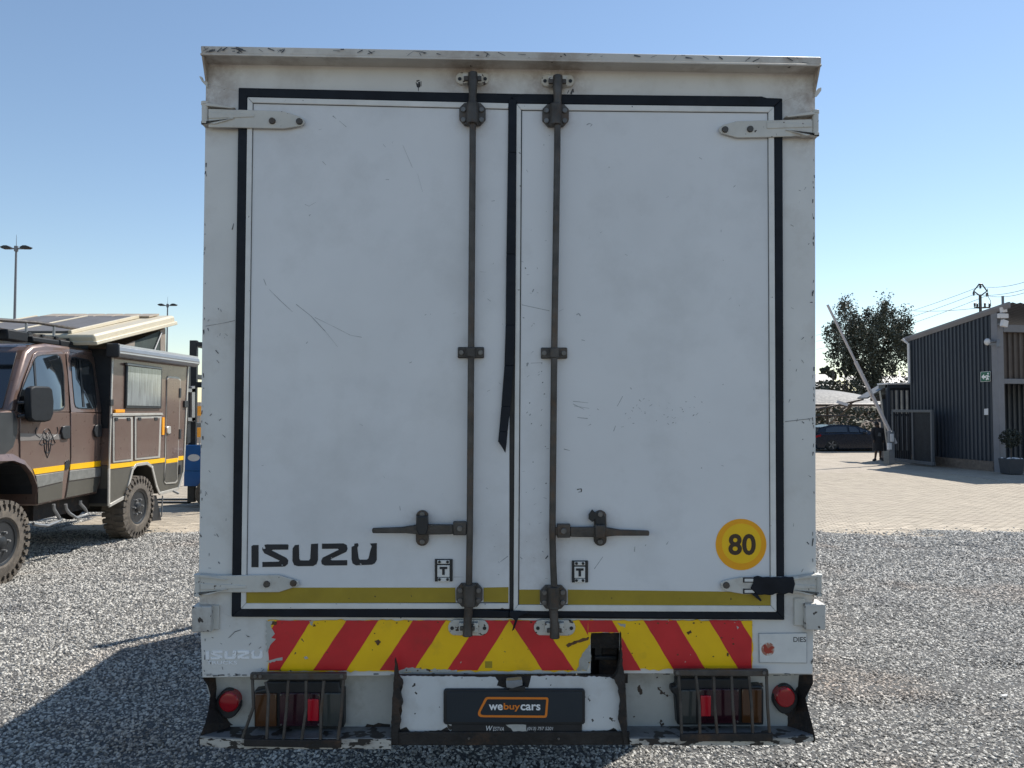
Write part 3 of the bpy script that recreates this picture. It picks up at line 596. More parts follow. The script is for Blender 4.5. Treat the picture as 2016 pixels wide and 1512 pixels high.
lines += [([(u, v), (u + rl.uniform(-7, 7), v + rl.uniform(-6, 6))], rl.uniform(.7, 1.6)) for u, v in [(rl.uniform(510, 900), rl.uniform(230, 1050)) for _ in range(14)] + [(rl.uniform(942, 990), rl.uniform(250, 1140)) for _ in range(16)]]
marks(dl, scuff_grey, lines, -.0124, 1)
lines = [([(1027, 600), (1082, 612)], 1.4), ([(1100, 613), (1110, 608)], 1.4), ([(1048, 575), (1051, 569)], 2.6), ([(1135, 620), (1139, 617), (1143, 622)], 3), ([(1145, 669), (1152, 671)], 2), ([(1036, 717), (1040, 714), (1037, 721)], 3.2), ([(1045, 715), (1066, 714)], 1), ([(1128, 790), (1158, 793)], 2), ([(1130, 799), (1160, 804)], 3), ([(1128, 795), (1150, 806)], 2), ([(1137, 822), (1157, 824)], 2), ([(1155, 246), (1160, 243), (1166, 245), (1162, 249)], 3), ([(1045, 815), (1042, 818)], 3), ([(1110, 884), (1122, 887)], 2.2), ([(1208, 849), (1212, 838)], 1.5), ([(1215, 800), (1226, 780)], 1.2), ([(1170, 1120), (1187, 1096)], 1.3), ([(1250, 1076), (1249, 1086)], 2), ([(1312, 1072), (1316, 1066)], 2), ([(1270, 1075), (1272, 1072)], 1.5)]
lines += [([(u, v), (u + rl.uniform(-6, 6), v + rl.uniform(-5, 5))], rl.uniform(.8, 1.8)) for u, v in [(rl.uniform(1110, 1500), rl.uniform(230, 1050)) for _ in range(14)] + [(rl.uniform(1028, 1080), rl.uniform(280, 1150)) for _ in range(32)] + [(rl.uniform(1250, 1400), rl.uniform(780, 840)) for _ in range(22)] + [(rl.uniform(1150, 1260), rl.uniform(770, 850)) for _ in range(8)]]
marks(dr, scuff_grey, lines, -.0124, 2)
marks(dr, scuff_dark, [([(u, v), (u + rl.uniform(-3, 3), v + rl.uniform(-3, 3))], rl.uniform(1, 2.4)) for u, v in [(rl.uniform(1240, 1400), rl.uniform(785, 835)) for _ in range(14)] + [(rl.uniform(1028, 1080), rl.uniform(500, 1130)) for _ in range(16)]] + [([(1136, 964), (1144, 962), (1145, 968), (1138, 969)], 3), ([(1074, 1100), (1079, 1094)], 2.4)], -.0126, 3)
lines = [([(820, 160), (826, 158)], 7), ([(825, 161), (827, 170)], 8), ([(819, 162), (822, 171)], 5), ([(824, 164), (824, 172)], 8), ([(824, 168), (823.5, 179)], 3), ([(829, 160), (829.5, 170)], 2), ([(1120, 178), (1117, 184)], 4), ([(1128, 175), (1124, 185)], 5), ([(1128, 175), (1129, 182)], 3), ([(457, 452), (460, 440)], 2.5)]
lines += [([(u, v), (u + rl.uniform(-6, 6), v + rl.uniform(-7, 7))], rl.uniform(.8, 2.2)) for u, v in [(rl.uniform(400, 450), rl.uniform(600, 1180)) for _ in range(26)] + [(rl.uniform(1552, 1600), rl.uniform(300, 1180)) for _ in range(22)] + [(rl.uniform(405, 520), rl.uniform(1225, 1325)) for _ in range(14)]]
lines += [([(405, 642), (440, 636), (462, 631)], 1), ([(1546, 830), (1598, 824)], 1), ([(450, 1256), (462, 1244), (474, 1240)], 1.6), ([(1598, 1060 + 9 * k), (1600, 1066 + 9 * k)], 3) if False else ([(1601, 1060), (1599, 1075)], 3)]
for _ in range(70):
    v = rl.uniform(250, 1320); u = (405 - (v - 170) * .0145 if v < 1100 else 399) + rl.uniform(1, 5) if rl.random() < .5 else 1603 - rl.uniform(0, 4) - (3 if v > 1180 else 0)
    lines.append(([(u, v), (u + rl.uniform(-1.5, 1.5), v + rl.uniform(2, 9))], rl.uniform(1, 3)))
for _ in range(60):
    u = rl.uniform(530, 1480) if rl.random() < .5 else rl.choice((rl.uniform(400, 520), rl.uniform(1486, 1598))); v = rl.uniform(1326, 1331); lines.append(([(u, v), (u + rl.uniform(3, 14), v)], rl.uniform(1, 3)))
marks(frame, scuff_dark, lines, -.0006, 4)
lines = [([(u, 90 + (u - 395) * .018 + rl.uniform(1, 13)), (u + rl.uniform(3, 16), 90 + (u - 395) * .018 + rl.uniform(1, 13))], rl.uniform(1, 3)) for u in [rl.uniform(398, 560) for _ in range(22)] + [rl.uniform(560, 1600) for _ in range(34)]]
marks(visor, scuff_dark, lines, yv - .0046, 6)

# ---- chevron board
def clip(poly, f):
    out = []
    for i in range(len(poly)):
        a, b = poly[i], poly[(i + 1) % len(poly)]; fa, fb = f(a), f(b)
        if fa >= 0: out.append(a)
        if (fa >= 0) != (fb >= 0):
            t = fa / (fa - fb); out.append((a[0] + (b[0] - a[0]) * t, a[1] + (b[1] - a[1]) * t))
    return out
VT, VB = 1220.5, 1321.0
t = MB()
outl = [(527, 1221), (1481, 1222), (1481, 1316), (1223, 1319), (1222, 1246), (1164, 1246), (1158, 1290), (1163, 1300), (1155, 1321), (526, 1322), (532, 1270)]
tpr(t, ragged(outl, 2.6, 9), -.004, .001); CH = part('chevron_board', tape_yellow, truck, t)
RED = [(545, 613, 482, 550), (682, 745, 616, 682), (813, 878, 747, 815), (945, 1003, 880, 940), (1003, 1064, 1068, 1131), (1140, 1205, 1199, 1262), (1267, 1331, 1327, 1391), (1396, 1458, 1455, 1517)]
for (a, b_, c, d) in RED:
    q = [(a, VT + 1), (b_, VT + 1), (d, VB - 1), (c, VB - 1)]
    q = clip(clip(q, lambda p: p[0] - 529), lambda p: 1480 - p[0])
    t = MB(); ok = False
    for fs in ([lambda p: 1158 - p[0]], [lambda p: p[0] - 1158, lambda p: 1222 - p[0], lambda p: 1245 - p[1]], [lambda p: p[0] - 1224]):
        r = q
        for f in fs:
            if r: r = clip(r, f)
        if r and len(r) > 2:
            tpr(t, ragged(r, 0.9, 12), -.0048, -.0035); ok = True
    if ok: part('red_stripe', tape_red, CH, t)
# bare patches where the sheeting has peeled away
t = MB()
for pl in ([(524, 1222), (540, 1222), (533, 1232), (541, 1248), (534, 1256), (543, 1258), (530, 1276), (524, 1285)], [(608, 1222), (617, 1223), (615, 1232), (611, 1230)], [(524, 1302), (545, 1296), (556, 1294), (556, 1300), (528, 1304)], [(598, 1294), (603, 1292), (607, 1296), (601, 1298)], [(1146, 1288), (1160, 1268), (1164, 1300), (1155, 1321), (1135, 1320)], [(1215, 1226), (1232, 1229), (1230, 1236), (1222, 1233)], [(1450, 1232), (1455, 1235), (1452, 1239)], [(784, 1321), (800, 1314), (840, 1317), (900, 1319), (900, 1323), (784, 1323)]):
    t = MB(); tpr(t, ragged(pl, 2.0, 4), -.0056, -.0045); part('peeled_patch', lamp_panel, CH, t)
t = MB()
for pl in ([(737, 1262), (745, 1259), (750, 1264), (743, 1271)], [(618, 1228), (622, 1233), (616, 1234)], [(536, 1223), (545, 1224), (543, 1231), (533, 1230)], [(1114, 1270), (1130, 1262), (1160, 1254), (1158, 1260), (1132, 1268), (1118, 1275)], [(1352, 1245), (1360, 1241), (1362, 1246), (1355, 1250)], [(1432, 1285), (1435, 1287), (1434, 1293), (1431, 1291)]):
    t = MB(); tpr(t, ragged(pl, 1.5, 3), -.0058, -.0046); part('rust_spot', M('rust brown', (0.12, 0.06, 0.025), 0.8, var=0.4, scale=40), CH, t)
t = MB(); tpr(t, rect(955, 1302, 969, 1315), -.0045, -.0035); part('approval_mark', olive_tape, CH, t)
for k_ in range(46):
    u_ = random.uniform(535, 1470); v_ = random.choice((random.uniform(1223, 1228), random.uniform(1316, 1321), random.uniform(1225, 1318)))
    if 1150 < u_ < 1235: continue
    t = MB() if k_ == 0 else t; s_ = random.uniform(.8, 2.6)
    tpr(t, [(u_ + s_ * random.uniform(.5, 1.3) * math.cos(a), v_ + s_ * random.uniform(.4, 1) * math.sin(a)) for a in (0, 1.1, 2.2, 3.3, 4.5, 5.5)], -.0057, -.0046)
part('rust_speck', M('rust brown', (0.12, 0.06, 0.025), 0.8), CH, t, kind='stuff')
# cavity behind the hole in the sill
t = MB(); tpr(t, rect(1150, 1236, 1236, 1345), .16, .18)
for r_ in (rect(1150, 1236, 1163, 1345), rect(1222, 1236, 1236, 1345), rect(1150, 1236, 1236, 1245)): tpr(t, r_, .041, .16)
CAV = part('step_cavity', rust_black, truck, t)
t = MB(); tpr(t, rect(1170, 1240, 1186, 1300), .09, .13); tpr(t, rect(1170, 1292, 1215, 1300), .08, .13); part('inner_bracket', black_plastic, CAV, t, .004)
# side marker boxes on both corners
for (u0, u1, tr_) in ((375, 418, (418, 431)), (1586, 1627, (1564, 1586))):
    lf = u0 < 800
    t = MB(); tpr(t, rect(u0 + 2, 1194, u1 - 2, 1245) if lf else rect(u0, 1190, u1 - 1, 1241), -.03, .05); B = part('marker_box', box_paint, truck, t, .004)
    t = MB(); tpr(t, rect(*((tr_[0], 1192, tr_[1], 1240) if lf else (tr_[0], 1178, tr_[1], 1232))), -.008, .02); part('box_bracket', hinge_paint, B, t, .003)
# worn lettering on the lower left post, label plate on the lower right
t = MB()
for L_ in LET: tpr(t, [(405 + (p[0] - 378) * (112 / 746.), 1281 + (p[1] - 210) * (17 / 140.)) for p in L_], -.0008, .002)
lettering(t, 'TRUCKS', (407, 1301, 467, 1308), lambda u, v: tp(u, v, -.0008), .02)
part('faded_lettering', ghost_vinyl, frame, t)
t = MB(); tpr(t, [(1495, 1248), (1588, 1247), (1588, 1305), (1496, 1304)], -.005, .001); LP = part('label_plate', trim_white, truck, t, .001)
t = MB(); tpr(t, [(1494, 1247), (1589, 1246), (1589, 1306), (1495, 1305)], -.0035, .001); part('plate_edge', scuff_grey, LP, t)
t = MB(); tcy(t, (1512, 1278), 13, -.0058, -.0045, 28); part('round_sticker', M('faded red sticker', (0.45, 0.20, 0.14), .5, var=.4, scale=60, chips=((.6, .55, .5), 60, .55)), LP, t)
t = MB(); tpr(t, [(1503, 1270), (1507, 1268), (1512, 1277), (1519, 1272), (1525, 1274), (1518, 1280), (1522, 1284), (1510, 1287), (1504, 1283)], -.0066, -.0055); part('sticker_arrow', M('sticker red', (.38, .05, .03), .5), LP, t)
t = MB(); lettering(t, 'DIES', (1562, 1254, 1587, 1264), lambda u, v: tp(u, v, -.0056), .012); part('plate_lettering', print_grey if False else scuff_dark, LP, t, fix=False)

# ---- lamp panels, tray, guards
for lf in (True, False):
    if lf: pan = [(401, 1328), (776, 1322), (770, 1440), (455, 1436), (420, 1400)]
    else: pan = [(1230, 1320), (1598, 1320), (1590, 1380), (1560, 1432), (1236, 1438)]
    t = MB(); tpr(t, pan, .055, .075); LPN = part('lamp_panel', lamp_panel, truck, t)
    # tray: shelf and front lip (heights and distances in metres)
    ua, ub = (391, 770) if lf else (1240, 1604)
    A, B = tp(ua, 1452, -.065), tp(ub, 1452, -.065)
    zt_ = tp(600, 1431, .055).z
    zl = tp(600, 1454, -.065).z; zq = tp(600, 1474 if lf else 1468, -.065).z
    t = MB()
    n = 10; top = []; bot = []
    for i in range(n + 1):
        k = i / n; e = k if lf else 1 - k
        cur = .012 * max(0, 1 - e / .25) ** 2
        x = A.x + (B.x - A.x) * k
        top.append((x, cur)); 
    for i in range(n):
        (x0, c0), (x1, c1) = top[i], top[i + 1]
        t.loft([(x0, .07, zt_), (x0, -.062 + c0, zl + c0 * .3), (x0, -.064 + c0, zl - .004), (x0, -.064 + c0, zq + c0), (x0, -.058 + c0, zq + c0), (x0, -.056 + c0, zl - .008), (x0, .07, zt_ - .008)],
               [(x1, .07, zt_), (x1, -.062 + c1, zl + c1 * .3), (x1, -.064 + c1, zl - .004), (x1, -.064 + c1, zq + c1), (x1, -.058 + c1, zq + c1), (x1, -.056 + c1, zl - .008), (x1, .07, zt_ - .008)])
    TRY = part('bumper_tray', tray_paint, truck, t)
    t = MB()
    for (x0, c0), (x1, c1) in zip(top, top[1:]):
        f0, f1 = -.0665 + c0, -.0665 + c1
        t.loft([(x0, f0, zl - .002), (x0, f0 + .002, zl - .002), (x0, f0 + .002, zq + c0 - .001), (x0, f0, zq + c0 - .001)], [(x1, f1, zl - .002), (x1, f1 + .002, zl - .002), (x1, f1 + .002, zq + c1 - .001), (x1, f1, zq + c1 - .001)])
    part('tray_lip', lip_paint, TRY, t)
    # rusty worn stains on the tray corner
    t = MB()
    e0 = [(398, 1334), (409, 1350), (414, 1368), (411, 1395), (404, 1424), (391, 1456), (391, 1468)] if lf else [(1600, 1328), (1601, 1345), (1586, 1374), (1592, 1400), (1600, 1430), (1605, 1452), (1604, 1462)]
    e1 = [(424, 1334), (426, 1352), (424, 1372), (432, 1400), (452, 1424), (455, 1440), (420, 1448)] if lf else [(1574, 1328), (1572, 1345), (1570, 1374), (1566, 1400), (1552, 1420), (1550, 1434), (1580, 1440)]
    fr = [-.0, -.005, -.012, -.02, -.035, -.055, -.06]
    va = [tp(u, v, y) for (u, v), y in zip(e0, fr)]; vb = [tp(u, v, .052) for (u, v) in e1]
    for i in range(6):
        t.loft([va[i], vb[i], vb[i] + Vector((0, .01, -.006)), va[i] + Vector((0, .012, -.006))], [va[i + 1], vb[i + 1], vb[i + 1] + Vector((0, .01, -.006)), va[i + 1] + Vector((0, .012, -.006))])
    part('corner_gusset', rust_black, TRY, t)
    t = MB()
    for pl in ([(436, 1378), (428, 1400), (440, 1412), (458, 1428), (424, 1436), (414, 1420), (424, 1396)], [(714, 1432), (722, 1426), (735, 1428), (744, 1424), (768, 1427), (771, 1440), (716, 1440)]) if lf else ([(1560, 1370), (1572, 1352), (1575, 1375), (1572, 1420), (1552, 1424), (1548, 1400), (1540, 1398)],):
        tpr(t, ragged(pl, 3, 5), .051, .056)
    part('rust_stain', rust_black, LPN, t)
    # lamp cluster
    if lf:
        hous = [(500, 1360), (525, 1356), (524, 1342), (668, 1342), (670, 1357), (677, 1358), (677, 1433), (500, 1433)]
        cells = [('amber_lens', lens_amber, rect(502, 1366, 544, 1431)), ('tail_lens', lens_dark, rect(550, 1365, 630, 1430)), ('reverse_lens', lens_clear, rect(635, 1365, 673, 1431)), ('reflector', reflector_red, rect(605, 1377, 627, 1420))]
    else:
        hous = [(1332, 1336), (1479, 1336), (1479, 1351), (1500, 1350), (1504, 1360), (1504, 1428), (1334, 1428), (1330, 1370), (1322, 1364), (1322, 1353), (1332, 1351)]
        cells = [('reverse_lens', lens_clear, rect(1339, 1359, 1371, 1425)), ('tail_lens', lens_dark, rect(1376, 1357, 1455, 1425)), ('amber_lens', lens_amber, rect(1461, 1357, 1500, 1424)), ('reflector', reflector_red, rect(1380, 1370, 1400, 1411))]
    t = MB(); tpr(t, hous, .015, .06); HS = part('lamp_cluster', black_plastic, truck, t, .006)
    for nm, mt, rc in cells:
        t = MB(); d_ = 0 if nm != 'reflector' else -.006
        tpr(t, rc, .004 + d_, .016 + d_); part(nm, mt, HS, t, .003)
    t = MB()
    for u in ((553, 627) if lf else (1379, 1452)):
        for vv in (1368, 1427) if lf else (1360, 1421): tcy(t, (u, vv), 1.8, .001, .006, 8)
    part('lens_screw', bolt_steel, HS, t)
    # round lamp
    c = (449, 1384) if lf else (1548, 1375)
    t = MB(); c2 = (c[0] + (0 if lf else -1), c[1] + 2)
    dia = [(c2[0] + 25 * math.cos(a) * (1 if abs(math.sin(a)) < .8 else .9), c2[1] + 25 * math.sin(a) * (1.18 if abs(math.sin(a)) > .75 else 1)) for a in [2 * math.pi * k / 20 for k in range(20)]]
    tpr(t, dia, .035, .058); RB = part('round_lamp', black_plastic, truck, t, .004)
    t = MB(); a = tp(c[0], c[1], .012); t.lathe([(0, .001), (.001, 12 * PX), (.003, 17 * PX), (.007, 19 * PX), (.045, 20 * PX)], a, (0, 1, 0), 28); part('round_lens', lens_red, RB, t)
    # guard of steel bars
    if lf:
        tb, bb = [(492, 1326), (681, 1326), (681, 1339), (492, 1339)], [(480, 1456), (671, 1458), (671, 1473), (480, 1470)]
        rods = [((497, 1337), (478, 1452), (499, 1392)), ((523, 1342), (525, 1454), (529, 1368)), ((568, 1339), (558, 1456)), ((603, 1340), (594, 1456)), ((638, 1340), (631, 1459)), ((676, 1338), (665, 1458))]
    else:
        tb, bb = [(1328, 1319), (1513, 1319), (1514, 1332), (1328, 1331)], [(1340, 1446), (1522, 1444), (1522, 1460), (1340, 1460)]
        rods = [((1336, 1330), (1342, 1448)), ((1370, 1330), (1378, 1446)), ((1405, 1331), (1412, 1446)), ((1440, 1330), (1447, 1445)), ((1474, 1330), (1482, 1443)), ((1509, 1330), (1515, 1443))]
    t = MB(); tpr(t, tb, -.055, -.035); G = part('lamp_guard', dark_steel, truck, t, .003)
    t = MB(); tpr(t, bb, -.078, -.066); part('guard_foot', rust_black, G, t, .002)
    for a, c_, *mm in rods:
        t = MB(); m_ = mm[0] if mm else ((a[0] + c_[0]) / 2 + random.uniform(-3, 4), (a[1] + c_[1]) / 2)
        t.tube([tp(*a, -.045), tp(*m_, -.056), tp(*c_, -.068)], 3.1 * PX, 8); part('guard_rod', dark_steel, G, t)
    t = MB()
    for u in ((502, 512, 672) if lf else (1334, 1505)): tcy(t, (u, 1332 if lf else 1325), 3.4, -.059, -.054, 8)
    part('guard_bolt', bolt_steel, G, t)
# uprights either side of the plate panel
for pl in ([(777, 1298), (781, 1312), (784, 1332), (792, 1342), (793, 1350), (786, 1358), (793, 1386), (784, 1400), (789, 1422), (784, 1440), (784, 1466), (766, 1466), (770, 1438), (772, 1380), (776, 1330)], [(1223, 1246), (1226, 1310), (1230, 1330), (1236, 1466), (1228, 1466), (1224, 1440), (1218, 1420), (1222, 1380), (1216, 1350), (1208, 1336), (1214, 1328), (1221, 1300)]):
    t = MB(); tpr(t, ragged(pl, 1.2, 5), -.06, -.03); part('bumper_upright', rust_black, truck, t, .003)
# number plate panel
t = MB(); tpr(t, [(782, 1330), (1230, 1331), (1234, 1442), (780, 1442)], -.035, -.02); MP = part('plate_panel', rust_black, truck, t)
t = MB(); pl = [(787, 1330), (975, 1333), (981, 1341), (978, 1350), (990, 1354), (1040, 1354), (1046, 1331), (1120, 1331), (1200, 1333), (1216, 1338), (1220, 1350), (1226, 1362), (1222, 1375), (1225, 1392), (1227, 1420), (1226, 1440), (1216, 1440), (1208, 1433), (1200, 1437), (1146, 1441), (888, 1441), (880, 1431), (868, 1438), (808, 1441), (800, 1431), (788, 1436), (786, 1420), (792, 1400), (786, 1372), (793, 1352)]
tpr(t, ragged(pl, 1.6, 5), -.0375, -.034); part('panel_paint', M('chipped bumper paint', (0.64, 0.65, 0.65), 0.42, var=0.06, scale=4, chips=((0.04, 0.035, 0.032), 24, 0.655), dirt=((.42, .39, .35), .6, 5, .50)), MP, t)
t = MB(); tpr(t, [(770, 1442), (1240, 1441), (1240, 1467), (770, 1468)], -.054, -.044); LB = part('lower_bar', rust_black, truck, t, .003)
t = MB()
for c in ((923, 1454), (1100, 1455)): tcy(t, c, 2.4, -.058, -.053, 8)
part('bar_bolt', bolt_steel, LB, t)
# plate lamp
t = MB(); tpr(t, [(996, 1341), (1028, 1339), (1029, 1350), (1008, 1356), (997, 1354)], -.075, -.036); PL = part('plate_lamp', clear_plastic, truck, t, .003)
t = MB(); tpr(t, [(1000, 1355), (1034, 1351), (1034, 1359), (1004, 1360)], -.07, -.036); part('lamp_base', black_plastic, PL, t, .002)
# number plate, its frame and dealer strip
t = MB(); tpr(t, [(889, 1424), (1146, 1424), (1146, 1441), (889, 1441)], -.046, -.036); DS = part('dealer_strip', black_plastic, truck, t, .002)
at = lambda y: (lambda u, v: tp(u, v, y))
t = MB(); lettering(t, 'W', (957, 1428.8, 970, 1439), at(-.0466), .008, .25); lettering(t, 'ESTVA', (970.5, 1431, 992, 1439), at(-.0466), .004, .25, 1.1); lettering(t, '(013) 757 5201', (1038, 1431, 1089, 1439.5), at(-.0466), .004, .2); part('strip_lettering', print_grey, DS, t, fix=False)
t = MB(); tpr(t, ragged([(996, 1427), (1020, 1425), (1036, 1427), (1037, 1440), (1010, 1440), (1006, 1434)], 1, 4), -.0475, -.0455); part('peeled_patch', lamp_panel, DS, t)
def rrect(u0, v0, u1, v1, r, n=4):
    o = []
    for cx, cy, a0 in ((u1 - r, v0 + r, -90), (u1 - r, v1 - r, 0), (u0 + r, v1 - r, 90), (u0 + r, v0 + r, 180)):
        for k in range(n + 1): a = R(a0 + 90 * k / n); o.append((cx + r * math.cos(a), cy + r * math.sin(a)))
    return o
t = MB(); tpr(t, rrect(873, 1357, 1152, 1427, 6), -.050, -.036); NP = part('number_plate', black_plastic, truck, t, .004)
t = MB(); tpr(t, rrect(879, 1362, 1147, 1422, 5), -.0525, -.049); part('plate_face', plate_dark, NP, t, .001)
# outlined logo on the plate
def Zp(x, y): return (740 + x * .25794, 1300 + y * .25794)
def rnd_poly(P, rad):
    o = []
    for i, p in enumerate(P):
        a, b_ = Vector((*P[i - 1], 0)), Vector((*P[(i + 1) % len(P)], 0)); p = Vector((*p, 0))
        d0, d1 = (a - p).normalized() * rad[i], (b_ - p).normalized() * rad[i]
        for k in range(6):
            s_ = k / 5; o.append(tuple(((p + d0) * (1 - s_) ** 2 + p * 2 * s_ * (1 - s_) + (p + d1) * s_ ** 2)[:2]))
    return o
oo = rnd_poly([(838, 280), (1319, 283), (1306, 439), (760, 434)], [22, 20, 20, 60]); ii = rnd_poly([(850, 297), (1301, 299), (1290, 422), (785, 419)], [10, 8, 8, 42])
t = MB(); n = len(oo)
for i in range(n):
    j = (i + 1) % n
    t.prism([tp(*Zp(*oo[i]), -.0540), tp(*Zp(*oo[j]), -.0540), tp(*Zp(*ii[j]), -.0540), tp(*Zp(*ii[i]), -.0540)], (0, .0016, 0))
part('logo_outline', logo_orange, NP, t)
for word, x0, x1, y0, y1, mt in (('we', 862, 968, 336, 381, logo_white), ('buy', 975, 1101, 326, 391, logo_orange), ('cars', 1104, 1256, 336, 382, logo_white)):
    a, b_ = Zp(x0, y0), Zp(x1, y1)
    t = MB(); lettering(t, word, (a[0], a[1], b_[0], b_[1]), at(-.0542), .022); part('logo_lettering', mt, NP, t, fix=False)

# ---- the rest of the truck, ahead of the rear face (local metres; +y is forward)
zg = -TO.z * 0
t = MB()
for x in (-.42, .36): t.box(x, x + .07, .1, 7.1, .98, 1.16)
CHS = part('chassis_rail', rust_black, truck, t)
t = MB()
for y in np.arange(.5, 5.6, .75): t.box(xl + .06, xr - .06, y, y + .06, zf - .22, zf - .12)
part('cross_member', rust_black, CHS, t)
def axle(y, x, dual):
    zc = -y * math.sin(R(.604)) + .42
    w = thing_w = MB(); wd = .50 if dual else .26; sx = 1 if x > 0 else -1
    w.lathe([(0, .25), (.0, .38), (.03, .415), (wd * .45, .42), (wd * .48, .39 if dual else .42), (wd * .52, .39 if dual else .42), (wd * .55, .42), (wd - .03, .415), (wd, .38), (wd, .25)], (x, y, zc), (-sx, 0, 0), 36, True)
    WH = part('wheel', tyre_rubber, truck, w)
    w = MB(); w.lathe([(.05, .05), (.02, .10), (.05, .12), (.06, .2), (.01, .25), (wd - .01, .25)], (x, y, zc), (-sx, 0, 0), 24); part('rim', galv, WH, w)
for sx in (-1, 1): axle(2.7, sx * 1.08, True); axle(6.75, sx * 1.06, False)
t = MB(); z0 = .42 - 2.7 * .0105; t.cyl((-.9, 2.7, z0), (.9, 2.7, z0), .09, n=12); t.ell((0, 2.7, z0), (.22, .2, .22)); part('rear_axle', rust_black, truck, t)
t = MB()
pr = [(6.3, .75), (6.3, 2.45), (6.4, 2.62), (7.0, 2.60), (7.35, 2.45), (7.75, 1.75), (7.82, 1.2), (7.78, .6), (7.3, .55), (7.2, .95), (6.36, .95), (6.34, .75)]
t.prism([(xl + .1, y, z) for y, z in pr], (xr - xl - .2, 0, 0)); CAB = part('cab', white_paint, truck, t, .04)
for x in (xl + .095, xr - .105):
    t = MB(); t.prism([(x, y, z) for y, z in [(6.35, 1.75), (6.4, 2.35), (7.05, 2.35), (7.4, 1.75)]], (.01, 0, 0)); part('side_window', glass_dark, CAB, t)
t = MB(); t.prism([(xl + .25, 7.40, 2.40), (xr - .25, 7.40, 2.40), (xr - .2, 7.76, 1.8), (xl + .2, 7.76, 1.8)], (0, .012, .006)); part('windscreen', glass_dark, CAB, t)
for sx in (-1, 1):
    x = xl if sx < 0 else xr
    t = MB(); t.tube([(x + sx * -.1, 7.3, 2.2), (x + sx * .12, 7.45, 2.25), (x + sx * .12, 7.45, 1.75)], .015, 8); t.box(x + sx * .12 - .09, x + sx * .12 + .09, 7.42, 7.5, 1.72, 2.15); part('mirror', black_plastic, CAB, t, .01)
t = MB(); t.tube([(xl + .06, 6.2, 1.2), (xl + .06, 6.2, 3.85), (xl + .06, 6.25, 3.95)], .055, 12); part('air_intake_stack', black_plastic, truck, t)
t = MB(); t.box(xr - .55, xr - .06, 3.5, 4.5, .62, 1.05); part('fuel_tank', galv, truck, t, .04)
t = MB(); t.box(xl + .06, xl + .5, 3.6, 4.3, .62, 1.0); part('battery_box', black_plastic, truck, t, .03)
for sx in (-1, 1):
    t = MB(); x = (xl + .05) if sx < 0 else (xr - .59); t.box(x, x + .54, 2.05, 2.06, .35, 1.05); part('mud_flap', black_plastic, truck, t)

# ================================================================ brown expedition camper
camper = thing('camper_truck', (-7.3, 10.6, 0), 'brown off-road camper truck with double cab, black mirror and tilted pop-up roof', 'camper')
XB, XC = -6.10, -6.25; XM = -7.25
def cpart(name, mat, mb, parent=None, bevel=0.0, **k): return mb.build(name, mat, parent or camper, bevel, **k)
def cpr(mb, pts, x, d): return mb.prism([xp(u, v, x) for u, v in pts], (-d, 0, 0))
Z1 = lambda p: (p[0] * .27778, 440 + p[1] * .27778)
Z2 = lambda p: (p[0] * .27778, 780 + p[1] * .27778)
# cab, lower half
yz = [xp(203, 818, XC), xp(201, 900, XC), xp(192, 972, XC), xp(125, 984, XC), xp(73, 996, XC), xp(74, 962, XC), xp(65, 934, XC), xp(50, 917, XC), xp(28, 908, XC), xp(8, 912, XC)]
yz = [(p.y, p.z) for p in yz] + [(8.60, 1.32), (8.34, 1.12), (8.22, .85), (8.2, .66), (7.8, .66), (7.74, 1.1), (7.8, 1.62), (8.05, 1.86), (9.0, 2.06), (9.15, 2.08)]
yz[0] = (yz[0][0], 2.03)
t = MB(); t.prism([(XC, y, z) for y, z in yz], (2 * (XM - XC), 0, 0)); BODY = cpart('cab_body', camper_brown, t, bevel=.025)
# cab, upper half with leaning sides
nS = Vector((.985, 0, .174)).normalized(); pS = Vector((XC, 0, 2.04))
def xs(u, v, d=0.0): return pp(u, v, pS + nS * d, nS)
g = [xs(203, 812), xs(200, 734), xs(188, 696), xs(183, 688), xs(92, 676), xs(64, 680), xs(50, 692), xs(17, 798)]
g[0].z = 2.02; g[-1].z = 2.06
mir = lambda p: Vector((2 * XM - p.x, p.y, p.z))
t = MB(); t.loft(g, [mir(p) for p in g]); cpart('cab_roof', camper_brown, t, bevel=.04)
# windscreen between the front pillars
f0, f1 = g[-1], g[-2]
o_ = Vector((0, -.012, .008))
def wsq(s, k): p = f0.lerp(f1, k); q = mir(p); return p.lerp(q, s) + o_
t = MB(); t.prism([wsq(.045, .05), wsq(.955, .05), wsq(.94, .97), wsq(.06, .97)], (0, .012, 0)); cpart('windscreen', glass_dark, t)
# doors
def dpr(mb, pts, d0, d1): return mb.loft([xs(u, v, d0) for u, v in pts], [xs(u, v, d1) for u, v in pts])
t = MB(); cpr(t, [(40, 812), (136.5, 812), (138, 900), (135, 930), (126, 982), (75, 993), (76, 962), (66, 932), (52, 914), (40, 903)], XC + .014, .03); FD = cpart('door', camper_brown, t, bevel=.006)
t = MB(); cpr(t, [(140, 812), (200, 814), (198, 900), (199, 945), (190, 969), (129, 981), (137.5, 930), (140.5, 900)], XC + .014, .03); RD = cpart('door', camper_brown, t, bevel=.006)
fw = [Z1(p) for p in [(132, 1325), (150, 1200), (195, 1090), (250, 962), (265, 945), (300, 936), (400, 932), (425, 950), (440, 1000), (450, 1080), (456, 1285), (445, 1308), (420, 1318)]]
rw = [Z1(p) for p in [(505, 968), (515, 955), (530, 952), (625, 972), (650, 1000), (662, 1060), (684, 1280), (678, 1300), (660, 1308), (560, 1306), (538, 1296), (530, 1270), (516, 1120)]]
def grow(pts, k):
    cx = sum(p[0] for p in pts) / len(pts); cy = sum(p[1] for p in pts) / len(pts)
    return [(cx + (p[0] - cx) * k, cy + (p[1] - cy) * k) for p in pts]
